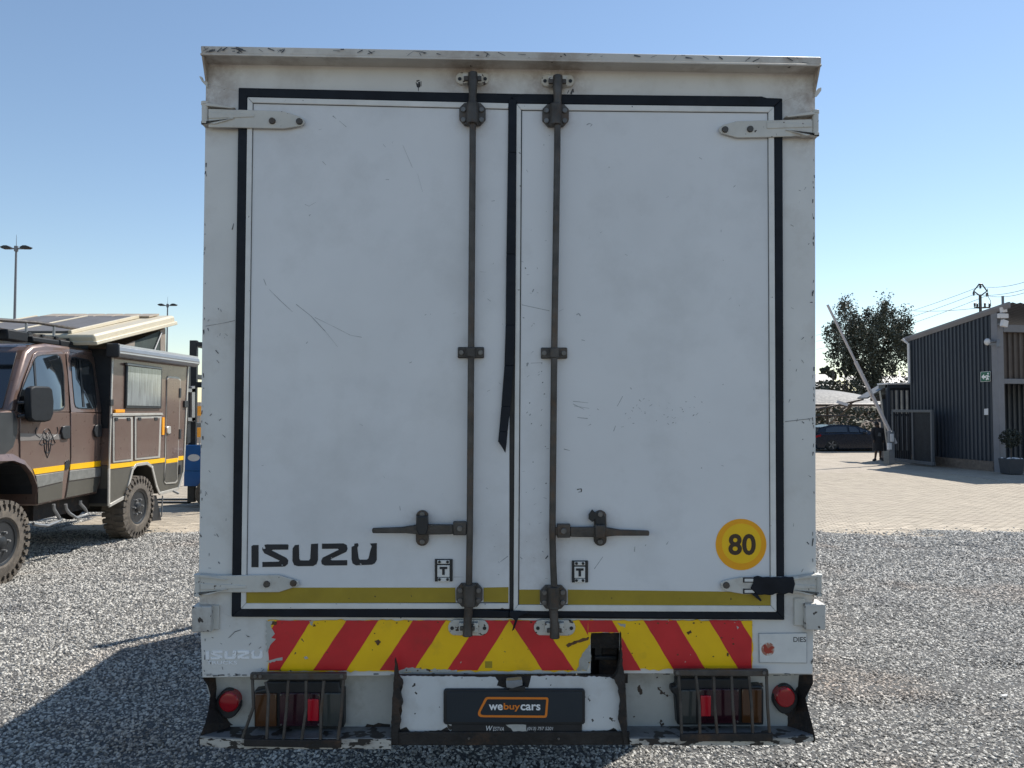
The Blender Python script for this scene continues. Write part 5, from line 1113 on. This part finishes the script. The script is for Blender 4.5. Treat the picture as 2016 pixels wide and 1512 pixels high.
# things fixed to it
wall_pt = lambda u, v, off: pp(u, v, bA + nw * off, nw)
def onwall(nm, label, cat, rc, mat, off, th=.03):
    t = MB(); t.prism([wall_pt(u, v, off) for u, v in rc], nw * -th); return t.build(nm, mat, None, .004, label=label, cat=cat)
sg_ = thing('exit_sign', wall_pt(1941, 741, .06), 'green emergency exit sign with white arrow and running figure on the cladding', 'sign')
def sgp(nm, mat, pts, off, th=.01, par=None): t = MB(); t.prism([wall_pt(u, v, off) for u, v in pts], nw * -th); return t.build(nm, mat, par or sg_)
sgp('sign_board', sign_green, [(1931, 733), (1949, 731.5), (1949, 750), (1931, 751)], .07, .02)
sgp('sign_border', white_plastic, [(1930.3, 732.2), (1949.7, 730.7), (1949.7, 750.8), (1930.3, 751.8)], .064, .01)
sgp('arrow', logo_white, [(1932, 742), (1937, 736.5), (1937, 740), (1941, 739.7), (1941, 744), (1937, 744.2), (1937, 747.5)], .075)
t = MB(); t.tube([wall_pt(u, v, .075) for u, v in [(1945, 738.5), (1944, 743), (1946.5, 747.5)]], .028, 6); t.tube([wall_pt(u, v, .075) for u, v in [(1944, 743), (1942, 748)]], .022, 6); t.tube([wall_pt(u, v, .075) for u, v in [(1942, 740), (1945, 739.5), (1948, 742)]], .02, 6); c = wall_pt(1945.5, 735.6, .08); t.ell(c, (.03, .03, .035)); t.build('running_figure', logo_white, sg_)
onwall('notice', 'small white notice low on the cladding beside the column', 'notice', [(1937.5, 805), (1945, 804), (1945, 817), (1937.5, 817)], white_plastic, .065)
cc_ = thing('security_camera', wall_pt(1945, 673, .1), 'white dome security camera high on the wall near the column', 'camera')
c = wall_pt(1944, 673, .2); t = MB(); t.cyl(c + nw * -.14 + dw * -.2, c, .04, n=10); t.build('bracket', grey_paint, cc_)
t = MB(); t.ell(c, (.10, .10, .12), 12, 8); t.build('dome', white_plastic, cc_)
for (u, v, w_, h_, ang, lb) in ((1978.5, 609, 11, 11, .1, 'uppermost white floodlight box on the roof corner post'), (1977.5, 621.5, 19.5, 9, 0, 'wide white floodlight box below the uppermost one'), (1980, 636.5, 12, 13, -.25, 'tilted white floodlight below the wide box'), (1970, 676, 6, 14, -.15, 'narrow grey floodlight on the column below the beam')):
    ctr_ = pp(u, v, bA + dw * -.5, dw)
    f_ = thing('floodlight', ctr_, lb, 'floodlight', 'floodlights on the building corner')
    k = bA.y / F_PX; ax = fr_d * math.cos(ang) + Vector((0, 0, math.sin(ang))); ay = Vector((0, 0, math.cos(ang))) - fr_d * math.sin(ang)
    t = MB(); t.prism([ctr_ + ax * (sx * w_ * k / 2) + ay * (sy * h_ * k / 2) for sx, sy in ((-1, -1), (1, -1), (1, 1), (-1, 1))], dw * .12); t.build('housing', white_plastic if w_ > 7 else grey_paint, f_, .01)
    t = MB(); t.bar(ctr_ + dw * .1, ctr_ + dw * .42, .05, .05); t.build('bracket', grey_paint, f_)
t = MB(); p = pp(1975, 625, bA + dw * -.3, dw); t.tube([p + Vector((0, 0, -.3)), p + Vector((0, 0, .72))], .04, 8); t.build('antenna', grey_paint, None, label='short dark antenna pole standing above the roof corner', cat='antenna')
# potted tree in the porch
pc = pp(1991, 921, bA + dw * -.9, dw); pc.z = 0.0
pt = thing('potted_tree', pc, 'clipped ball tree in a square grey pot by the porch', 'plant')
t = MB(); t.loft([pc + Vector((x * .22, y * .22, 0)) for x, y in ((-1, -1), (1, -1), (1, 1), (-1, 1))], [pc + Vector((x * .26, y * .26, .50)) for x, y in ((-1, -1), (1, -1), (1, 1), (-1, 1))]); t.build('pot', pot_grey, pt, .02)
t = MB(); t.tube([pc + Vector((0, 0, .45)), pc + Vector((.01, 0, .95))], .02, 6); t.build('stem', bark, pt)
def leaves(n, fn, size, flat=.6):
    vs = np.zeros((n * 4, 3)); 
    for i in range(n):
        c = fn(); s_ = size * random.uniform(.6, 1.3); a = Vector((random.gauss(0, 1), random.gauss(0, 1), random.gauss(0, 1))).normalized(); b_ = a.orthogonal().normalized()
        b_ = (b_ * math.cos(i) + a.cross(b_) * math.sin(i)); d = a.cross(b_)
        for k, (x, y) in enumerate(((-.5, 0), (0, -flat * .5), (.5, 0), (0, flat * .5))): vs[4 * i + k] = c + b_ * (x * s_) + d * (y * s_)
    m = MB(); m.v = [Vector(v) for v in vs]; m.f = [(4 * i, 4 * i + 1, 4 * i + 2, 4 * i + 3) for i in range(n)]; return m
def ballpt(c, r):
    def f():
        d = Vector((random.gauss(0, 1), random.gauss(0, 1), random.gauss(0, 1))).normalized(); return c + Vector((d.x * r[0], d.y * r[1], d.z * r[2])) * random.random() ** .4
    return f
m = leaves(900, ballpt(pc + Vector((0, 0, 1.15)), (.33, .33, .31)), .08); m.build('crown', leaf_dark, pt, fix=False, kind='stuff')
m = MB()
for k in range(26): m.ell(pc + Vector((random.uniform(-.22, .22), random.uniform(-.22, .22), .50)), (.04, .04, .03), 6, 4)
m.build('pot_pebbles', white_plastic, pt, kind='stuff')

# ================================================================ sliding gate in front of the wall
g0, g1 = Vector((14.98, 29.0, 0)), Vector((15.19, 26.6, 0))
gate = thing('sliding_gate', g0, 'dark steel framed sliding gate standing open along the workshop wall', 'gate')
ug = (g1 - g0).normalized(); ng_ = Vector((ug.y, -ug.x, 0)); ng_ = ng_ if ng_.x < 0 else -ng_; Lg = (g1 - g0).length
zg_t = 2.02
G = lambda a, z, n=0: g0 + ug * a + Vector((0, 0, z)) + ng_ * n
t = MB()
for a in (0.03, Lg - .05): t.bar(G(a, .05), G(a, zg_t), .1, .08, up=ug)
t.bar(G(0, zg_t), G(Lg, zg_t), .08, .1); t.bar(G(-.3, .12), G(Lg + .05, .12), .08, .12); t.bar(G(Lg * .52, .1), G(Lg * .52, zg_t), .06, .06, up=ug)
t.build('gate_frame', gate_grey, gate, .006)
t = MB(); t.prism([G(Lg * .53, .15, -.02), G(Lg - .08, .15, -.02), G(Lg - .08, zg_t - .04, -.02), G(Lg * .53, zg_t - .04, -.02)], ng_ * .012); t.build('gate_panel', mesh_black, gate)
t = MB()
for k in range(8): a = .1 + (Lg * .5 - .1) * k / 8; t.bar(G(a, .15), G(a, zg_t), .03, .03, up=ug)
t.build('gate_bar', mesh_black, gate)

# ================================================================ guard container with a lean-to
cA = Vector((15.35, 30.1, 0))
ct = thing('guard_container', cA, 'dark corrugated guard container with pale upright panels beside the workshop', 'container')
zc_ = wp(1770, 757, 30.1).z
t = MB(); t.box(15.45, 17.6, 30.25, 30.8, .0, zc_ - .02); t.build('shell', cladding, ct)
t = MB()
for x in (15.33, 16.35): t.box(x, x + .12, 30.08, 30.25, 0, zc_)
t.box(15.33, 17.7, 30.06, 30.25, zc_ - .14, zc_ - .0); t.box(15.33, 15.45, 30.1, 30.8, zc_ - .14, zc_); t.build('corner_frame', cladding, ct, .01)
t = MB(); t.box(15.3, 17.75, 30.0, 30.85, zc_, zc_ + .06); t.build('roof', white_plastic, ct, .01)
for k in range(4):
    x = 15.5 + k * .215; t = MB(); t.prism([(x, 30.22, 1.9), (x + .05, 30.16, 1.9), (x + .10, 30.16, 1.9), (x + .14, 30.22, 1.9)], (0, 0, .96)); t.build('upright_panel', galv, ct)
    t = MB(); t.prism([(x, 30.22, .4), (x + .04, 30.17, .4), (x + .08, 30.17, .4), (x + .11, 30.22, .4)], (0, 0, 1.4)); t.build('upright_panel', grey_paint, ct)
le = [wp(1708, 785, 30.4), wp(1750, 760, 30.4)]
t = MB(); t.prism([le[0], le[1], le[1] + Vector((0, 0, .06)), le[0] + Vector((0, 0, .06))], (0, .9, 0)); t.build('lean_to_roof', far_roof, ct)
t = MB(); t.prism([wp(u, v, 30.45) for u, v in ((1712, 787), (1734, 777), (1750, 776), (1750, 789))], (0, .06, 0)); t.build('lean_to_gable', dark_steel, ct)
t = MB(); t.box(le[0].x + .2, 15.4, 30.5, 30.58, 2.42, 2.56); t.build('lean_to_beam', dark_steel, ct)
t = MB(); t.box(15.2, 15.35, 30.2, 30.4, 0, 2.5); t.build('side_post', cladding, ct)

# ================================================================ boom barrier
bp = wp(1752, 850, 28.2); bt = wp(1629, 600, 28.2)
bm_ = thing('boom_barrier', (14.45, 28.2, 0), 'raised pale boom barrier arm leaning up from a post by the gate', 'barrier')
t = MB(); t.bar(bp + (bp - bt).normalized() * .5, bp.lerp(bt, .55), .10, .13, up=(0, 1, 0)); t.bar(bp.lerp(bt, .55), bt, .07, .09, up=(0, 1, 0)); t.build('boom_arm', boom_white, bm_, .012)
t = MB(); t.box(14.36, 14.58, 28.1, 28.32, 0, 1.25); t.build('post', grey_paint, bm_, .02)
t = MB(); t.box(14.30, 14.44, 28.05, 28.15, .55, .8); t.box(14.40, 14.52, 28.05, 28.1, .85, 1.15); t.build('control_box', white_plastic, bm_, .01)
t = MB(); p0 = wp(1732, 770, 28.3); t.tube([p0, wp(1748, 886, 28.3)], .03, 6); t.build('hanging_strut', galv, bm_)
t = MB(); t.box(14.15, 14.35, 28.1, 28.12, 0, .5); t.build('skirt_rack', galv, bm_)

# ================================================================ carport with shade-net roof
cpo = thing('carport', (16.5, 39, 0), 'steel carport with bulging grey shade-net roof over the parked car', 'carport')
def net(x0, x1, y0, y1, z0, rise):
    vs = []; n, m = 14, 8
    for j in range(m + 1):
        for i in range(n + 1):
            a, b_ = i / n, j / m; vs.append((x0 + (x1 - x0) * a, y0 + (y1 - y0) * b_, z0 + rise * (math.sin(math.pi * (.03 + a * .94)) ** .6) * (.04 + 1.1 * math.sin(math.pi * (.0 + .94 * b_)) ** .8)))
    return MB().add(vs, [(j * (n + 1) + i, j * (n + 1) + i + 1, (j + 1) * (n + 1) + i + 1, (j + 1) * (n + 1) + i) for j in range(m) for i in range(n)])
zc0 = wp(1640, 796, 37).z
net(13.0, 19.4, 37, 42, zc0, .72).build('shade_net', shade_net, cpo, fix=False, sharp=180)
net(6.5, 12.9, 37, 42, zc0, .72).build('shade_net', shade_net, cpo, fix=False, sharp=180)
t = MB(); z_ = zc0 - .03
t.tube([(6, 37, z_), (19.6, 37, z_)], .06, 8); t.tube([(6, 42, z_), (19.6, 42, z_)], .06, 8)
for x in (6.4, 12.95, 19.4): t.tube([(x, 37, z_), (x, 42, z_)], .05, 8)
t.tube([(15.2, 36.9, z_ - .25), (17.6, 36.9, z_ + .28)], .05, 8); t.tube([(16.4, 36.9, z_ - .3), (17.2, 36.9, z_ + .2)], .04, 8); t.tube([(12, 36.95, z_ - .55), (16.8, 36.95, z_ - .55)], .045, 8)
t.build('roof_frame', dark_steel, cpo)
for x in (6.4, 12.95, 17.8):
    t = MB(); t.tube([(x, 41.6, 0), (x, 41.6, z_)], .08, 10); t.tube([(x, 41.6, 1.2), (x, 38.5, z_)], .05, 8); t.build('post', dark_steel, cpo)
t = MB(); p, q_ = wp(1648, 791, 36.6), wp(1669, 797, 36.6); t.bar(p, q_, .06, .14); t.build('strip_lamp', white_plastic, cpo)

# ================================================================ parked dark car
YC = 36.7
car = thing('parked_car', (17.1, YC + .8, 0), 'dark navy hatchback parked side-on under the shade-net carport', 'car')
cps = [(1603, 868), (1605, 858), (1610, 853), (1660, 851), (1720, 852), (1738, 856), (1758, 860), (1767, 867), (1770, 878), (1768, 884), (1756, 885), (1752, 877), (1744, 873), (1736, 877), (1732, 885), (1650, 886), (1647, 877), (1638, 872), (1629, 877), (1625, 885), (1607, 884)]
def cloft(pts, ins, W_=1.7, y0=0):
    a = [wp(u, v, YC + y0) for u, v in pts]; return a
lowp = [wp(u, v, YC) for u, v in cps]
t = MB(); t.prism(lowp, (0, 1.72, 0)); CB = t.build('body', car_paint, car, .08)
top = [(1609, 853), (1617, 842), (1638, 837), (1664, 836), (1690, 838), (1706, 845), (1721, 853)]
a = [wp(u, v, YC) for u, v in top]; a2 = [Vector((p.x, p.y + (.02 if i in (0, 6) else .17), p.z)) for i, p in enumerate(a)]; b2 = [Vector((p.x, 2 * (YC + .86) - p.y, p.z)) for p in a2]
t = MB(); t.loft(a2, b2); t.build('cabin', car_paint, car, .05)
def ylean(u, v, d): p = wp(u, v, YC); k = max(0, min(1, (853 - v) / 11)); return Vector((p.x, YC + .02 + .13 * k - d, p.z))
for pl in ([(1625, 851), (1629, 843), (1646, 840), (1668, 840), (1669, 851)], [(1673, 851), (1673, 840.5), (1686, 841), (1692, 848), (1691, 851)], [(1694, 851), (1694, 843.5), (1703, 847), (1709, 851)]):
    t = MB(); t.loft([ylean(u, v, .03) for u, v in pl], [ylean(u, v, -.05) for u, v in pl]); t.build('side_window', glass_dark, car)
t = MB(); t.prism([a2[5] + Vector((.02, .05, .03)), a2[6] + Vector((.02, .05, .03)), b2[6] + Vector((.02, -.05, .03)), b2[5] + Vector((.02, -.05, .03))], (-.02, 0, -.03)); t.build('windscreen', glass_dark, car)
for u in (1638, 1744):
    for yy, sg in ((YC - .01, 1), (YC + 1.74, -1)):
        c = wp(u, 879, YC); c = Vector((c.x, yy, .31)); t = MB(); t.lathe([(0, .2), (0, .27), (.03, .31), (.19, .31), (.2, .2)], c, (0, sg, 0), 24); TY = t.build('tyre', black_plastic, car)
        t = MB(); t.lathe([(.02, .21), (-.005, .205), (.03, .18), (.03, .06), (.0, .05), (.0, 0)], c, (0, sg, 0), 20); t.build('rim', galv, TY)
        for k in range(5):
            an = 2 * math.pi * k / 5; t = MB(); t.bar(c + Vector((math.cos(an) * .04, 0, math.sin(an) * .04)), c + Vector((math.cos(an) * .2, 0, math.sin(an) * .2)), .05, .03, up=(0, 1, 0)); t.build('rim_spoke', galv, TY)
t = MB(); t.prism([wp(u, v, YC - .02) for u, v in [(1605, 858), (1616, 855), (1617, 859), (1606, 862)]], (0, .1, 0)); t.build('tail_lamp', lens_red, car)
t = MB(); t.prism([wp(u, v, YC - .02) for u, v in [(1755, 862), (1766, 866), (1765, 869), (1752, 866)]], (0, .1, 0)); t.build('headlamp', clear_plastic, car)
t = MB(); t.bar(wp(1655, 856, YC - .01), wp(1661, 856, YC - .01), .05, .04); t.bar(wp(1683, 856, YC - .01), wp(1689, 856, YC - .01), .05, .04); t.build('door_handle', car_paint, car)
t = MB(); c = wp(1703, 851.5, YC - .12); t.ell(c, (.12, .1, .09)); t.build('wing_mirror', car_paint, car)
# a second car's dark bulk further along the carport is left to the net's shade

# ================================================================ person walking by the barrier
YP = 30.0
pf = gp(1728, 906); pf.y = YP; PXo = wp(1728, 870, YP).x
per = thing('person', (PXo, YP, 0), 'person in black knee-length clothing standing by the boom barrier', 'person')
k = 1.0
J = {'pel': (0, 0, .83), 'waist': (.0, 0, .98), 'chest': (.0, .0, 1.18), 'neck': (-.01, 0, 1.33), 'headb': (-.02, -.01, 1.40), 'headt': (-.03, -.02, 1.54),
     'shl': (-.16, 0, 1.28), 'ell': (-.23, -.03, 1.04), 'wrl': (-.22, -.12, .84), 'hal': (-.22, -.15, .74),
     'shr': (.16, 0, 1.28), 'elr': (.23, .03, 1.04), 'wrr': (.21, -.06, .82), 'har': (.20, -.08, .72),
     'hil': (-.09, 0, .80), 'knl': (-.09, -.05, .46), 'anl': (-.11, .0, .09), 'tol': (-.22, -.10, .035),
     'hir': (.09, 0, .80), 'knr': (.11, .02, .46), 'anr': (.15, .12, .11), 'tor': (.24, .02, .035)}
E_ = [('pel', 'waist'), ('waist', 'chest'), ('chest', 'neck'), ('neck', 'headb'), ('headb', 'headt'), ('chest', 'shl'), ('shl', 'ell'), ('ell', 'wrl'), ('wrl', 'hal'), ('chest', 'shr'), ('shr', 'elr'), ('elr', 'wrr'), ('wrr', 'har'), ('pel', 'hil'), ('hil', 'knl'), ('knl', 'anl'), ('anl', 'tol'), ('pel', 'hir'), ('hir', 'knr'), ('knr', 'anr'), ('anr', 'tor')]
RAD = {'pel': .13, 'waist': .115, 'chest': .13, 'neck': .05, 'headb': .075, 'headt': .075, 'shl': .065, 'ell': .045, 'wrl': .032, 'hal': .035, 'shr': .065, 'elr': .045, 'wrr': .032, 'har': .035, 'hil': .09, 'knl': .06, 'anl': .038, 'tol': .035, 'hir': .09, 'knr': .06, 'anr': .038, 'tor': .035}
names = list(J); me = bpy.data.meshes.new('body'); me.from_pydata([J[n] for n in names], [(names.index(a), names.index(b_)) for a, b_ in E_], []); 
bo = bpy.data.objects.new('body', me); COL.objects.link(bo); bo.parent = per
md = bo.modifiers.new('skin', 'SKIN'); sv = me.skin_vertices[0].data
for i, n in enumerate(names): sv[i].radius = (RAD[n], RAD[n]); sv[i].use_root = n == 'pel'
md.use_smooth_shade = True; bo.modifiers.new('sub', 'SUBSURF').levels = 2; bo.modifiers['sub'].render_levels = 2; me.materials.append(skin_dark)
def sect(z, rx, ry, ox=0, oy=0, n=14): return [Vector((ox + rx * math.cos(2 * math.pi * k / n), oy + ry * math.sin(2 * math.pi * k / n), z)) for k in range(n)]
def garment(secs):
    m = MB()
    for a, b_ in zip(secs, secs[1:]): m.add(a + b_, [(i, (i + 1) % len(a), len(a) + (i + 1) % len(a), len(a) + i) for i in range(len(a))])
    return m
garment([sect(.40, .21, .17), sect(.62, .20, .165), sect(.85, .185, .16), sect(1.0, .165, .145), sect(1.18, .185, .15), sect(1.29, .17, .12), sect(1.345, .07, .07)]).build('coat', cloth_black, per, local=True, fix=False, sharp=180)
for s_, (a, b_, c) in ((-1, ('shl', 'ell', 'wrl')), (1, ('shr', 'elr', 'wrr'))):
    m = MB(); m.tube([Vector(J[a]) + Vector((0, 0, .03)), J[b_], J[c]], [.082, .064, .05], 10); m.build('sleeve', cloth_black, per, local=True)
m = MB(); m.ell((-.02, .015, 1.475), (.092, .10, .115), 12, 8); m.build('hair', hair_black, per, local=True)
m = MB(); m.prism([(-.06, -.155, 1.0), (.08, -.15, .98), (.06, -.15, 1.14), (-.03, -.155, 1.15)], (0, .05, 0)); m.build('grey_bag', cloth_grey, per, .02, local=True)
for a, b_ in (('anl', 'tol'), ('anr', 'tor')):
    p, q_ = Vector(J[a]), Vector(J[b_]); m = MB(); m.bar(p + Vector((0, 0, -.05)) - (q_ - p) * .2, q_ + (q_ - p) * .35 + Vector((0, 0, -.0)), .09, .08); m.build('shoe', black_plastic, per, .02, local=True)

# ================================================================ bank, bushes, far roofs
def bank_h(x, y): return 2.6 * max(0, min(1, (y - 45) / 9)) * (1 + .25 * noise.noise(Vector((x * .15, y * .15, 0)))) + .35 * noise.noise(Vector((x * .5, y * .5, 3))) * max(0, min(1, (y - 45) / 3)) - .1
sheet('bank', -70, 60, 44.5, 80, 0, bank_soil, 170, 40, bank_h)
def bushpt():
    x = random.uniform(4, 30); y = random.uniform(45.5, 53)
    if noise.noise(Vector((x * .35, y * .35, 9))) < -.12 and x > 19.2: x = random.uniform(8, 19)
    return Vector((x, y, bank_h(x, y) + random.uniform(0, .55) * (1 + noise.noise(Vector((x * .6, y * .6, 1))))))
m = leaves(9000, bushpt, .32); m.build('scrub', bush_leaf, None, fix=False, kind='stuff', label='dry green scrub covering the bank behind the car')
def hedgept():
    x = random.uniform(20, 52); return Vector((x, random.uniform(64, 67), random.uniform(1.5, 4.6 + 1.1 * noise.noise(Vector((x * .4, 0, 4))))))
m = leaves(13000, hedgept, .34); m.build('far_hedge', leaf, None, fix=False, kind='stuff', label='dark hedge and scrub in front of the far sheds')
def house(u0, u1, Y, zr_, label, dpt=8):
    x0, x1 = (u0 - CX) / F_PX * Y, (u1 - CX) / F_PX * Y
    h = thing('far_shed', (x0, Y, 0), label, 'shed')
    t = MB(); t.box(x0, x1, Y, Y + dpt, 0, zr_ - .9); t.build('wall', far_wall, h)
    t = MB(); t.prism([(x0 - .3, Y - .4, zr_ - 1.0), (x1 + .3, Y - .4, zr_ - 1.0), (x1 + .3, Y + dpt / 2, zr_ + .5), (x0 - .3, Y + dpt / 2, zr_ + .5)], (0, 0, .12)); t.build('roof', far_roof, h)
house(1590, 1652, 75, 2.1 + 60 / F_PX * 75, 'low grey-roofed shed beyond the carport net')
house(1700, 1830, 70, 2.1 + 56 / F_PX * 70, 'grey-roofed shed glimpsed under the large tree')
p = wp(1640, 730, 74); t = MB(); t.tube([(p.x, 74, 0), (p.x, 74, p.z)], .1, 6); t.build('far_post', dark_steel, None, label='dark post in front of the low grey-roofed shed', cat='post')

# ---- litter on the gravel
for i_, (u_, v_, s_, lb) in enumerate(((1976, 1369, .03, 'pale dry leaf lying on the gravel far out on the yard'), (1810, 1462, .018, 'small white paper scrap on the gravel near the bumper'))):
    c = gp(u_, v_, .03); m = MB(); m.loft([c + Vector((math.cos(a) * s_, math.sin(a) * s_ * .5, .006 * math.cos(2 * a))) for a in [k * 1.047 for k in range(6)]], [c + Vector((math.cos(a) * s_, math.sin(a) * s_ * .5, .003 + .006 * math.cos(2 * a))) for a in [k * 1.047 for k in range(6)]]); m.build('litter', trim_white, None, label=lb, cat='litter')

# ================================================================ trees
def tree(name, base, H, crown, lump, nleaf, lsize, label, mat, seed, droop=.3):
    rnd = random.Random(seed); st = random.getstate(); random.seed(seed)
    r = thing(name, base, label, 'tree', None)
    t = MB(); base = Vector(base); cx, cz, rx, rz = crown
    forks = []
    for k in range(3):
        top = base + Vector((cx + rnd.uniform(-.5, .5) * rx, rnd.uniform(-1, 1), H * rnd.uniform(.55, .75)))
        mid = base.lerp(top, .45) + Vector((rnd.uniform(-.3, .3), 0, 0)); t.tube([base + Vector((k * .35 - .35, 0, -.2)), mid, top], [H * .022, H * .016, H * .006], 7); forks += [mid, top]
    cl = []
    for k in range(lump):
        for _ in range(50):
            a = Vector((rnd.uniform(-1, 1), rnd.uniform(-1, 1), rnd.uniform(-1, 1)))
            if .35 < a.length < 1: break
        c = base + Vector((cx + a.x * rx, a.y * rx * .8, cz + a.z * rz + .10 * rz * math.sin(a.x * 5 + seed)))
        cl.append((c, rnd.uniform(.08, .19) * rx)); f_ = min(forks, key=lambda p: (p - c).length)
        if k % 2 == 0: t.tube([f_, f_.lerp(c, .5) + Vector((0, 0, .2)), c], [H * .006, H * .004, H * .0015], 5)
    t.build('trunk', bark, r)
    def f():
        c, s_ = rnd.choice(cl); d = Vector([max(-1.7, min(1.7, rnd.gauss(0, 1))) for _ in '12'] + [max(-1.6, min(1.6, rnd.gauss(0, 1))) * 1.15]) * .55
        q = c + d * s_; q.z -= droop * s_ * rnd.random() ** 2 * 3; return q
    m = leaves(nleaf, f, lsize); m.build('crown', mat, r, fix=False, kind='stuff'); random.setstate(st)
YT = 62
px_ = lambda u: (u - CX) / F_PX * YT
zz = lambda v: 2.1 + (HOR - v) / F_PX * YT
tree('broadleaf_tree', (px_(1712), YT, 1.2), 9.6, (0, zz(664) - 1.2, 84 / F_PX * YT, 80 / F_PX * YT), 120, 26000, .20, 'large dark spreading tree behind the boom barrier and workshop', leaf, 5, 1.1)
tree('broadleaf_tree', (px_(1655), YT - 1, 1.2), 5, (0, zz(722) - 1.2, 16 / F_PX * YT, 18 / F_PX * YT), 26, 2600, .20, 'small drooping tree at the foot of the large dark tree', leaf, 8, .8)
for u, v, s_, lb, sd_ in ((1622, 731, 14, 'small hazy pointed tree on the far skyline', 3), (1640, 738, 9, 'smallest hazy tree on the skyline beside the far post', 4)):
    Yq = 110; x = (u - CX) / F_PX * Yq; z = 2.1 + (HOR - v) / F_PX * Yq
    tree('skyline_tree', (x, Yq, 0), z + s_ / F_PX * Yq, (0, z, s_ / F_PX * Yq * .75, s_ / F_PX * Yq * 1.1), 22, 900, .5, lb, leaf_far, sd_, .1)

# ================================================================ power pole and its lines
YW = 56
q = lambda u, v, Y=YW: wp(u, v, Y)
po = thing('power_pole', (q(1930, 620).x, YW, 0), 'dark power pole with diamond frame and insulators above the workshop roof', 'power pole')
t = MB(); x = q(1930, 600).x; t.tube([(x, YW, 0), (x, YW, q(1930, 580).z)], [.14, .10], 8); t.build('pole', dark_steel, po)
t = MB()
for path in ([(1930, 583), (1917, 573), (1928, 559), (1933, 559), (1943, 573), (1930, 583)], [(1918, 606), (1949, 605)]): t.tube([q(*p) for p in path], .055, 6)
t.build('cross_arm', dark_steel, po)
for u, v in ((1917, 578), (1943, 580), (1930, 564), (1919, 600), (1924, 601), (1939, 600), (1948, 601)):
    t = MB(); c = q(u, v); t.lathe([(-.16, .03), (-.12, .09), (-.05, .05), (0, .1), (.06, .05), (.12, .09), (.16, .03)], c, (0, 0, 1), 8); t.build('insulator', dark_steel, po)
t = MB(); t.tube([q(1944, 568), q(1946, 585), q(1950, 592), q(1951, 603)], .02, 5); t.build('jumper_wire', dark_steel, po)
ends = [((1607, 660), (1930, 564), (2030, 551)), ((1607, 672), (1917, 580), (2030, 566)), ((1607, 688), (1943, 582), (2030, 572)), ((1800, 612), (1919, 607), (1949, 606)), ((1949, 606), (1990, 597), (2030, 593))]
for i, (a, b_, c) in enumerate(ends):
    P0 = wp(a[0], a[1], 80 if i < 3 else 62); P2 = wp(c[0], c[1], 44 if i != 3 else YW); P1 = q(*b_)
    def cat(A_, B_, n=10): return [A_.lerp(B_, k / n) - Vector((0, 0, .5 * 4 * (k / n) * (1 - k / n) * (A_ - B_).length / 30)) for k in range(n + 1)]
    lb = ['topmost overhead wire running from the top of the power pole', 'second overhead wire held at the near side of the pole frame', 'third overhead wire held at the far side of the pole frame', 'low level wire running left from the pole cross-arm', 'low wire running right from the pole cross-arm'][i]
    t = MB(); t.tube(cat(P0, P1)[:-1] + cat(P1, P2), .016, 5); t.build('power_line', dark_steel, None, label=lb, cat='wire', group='overhead power lines')
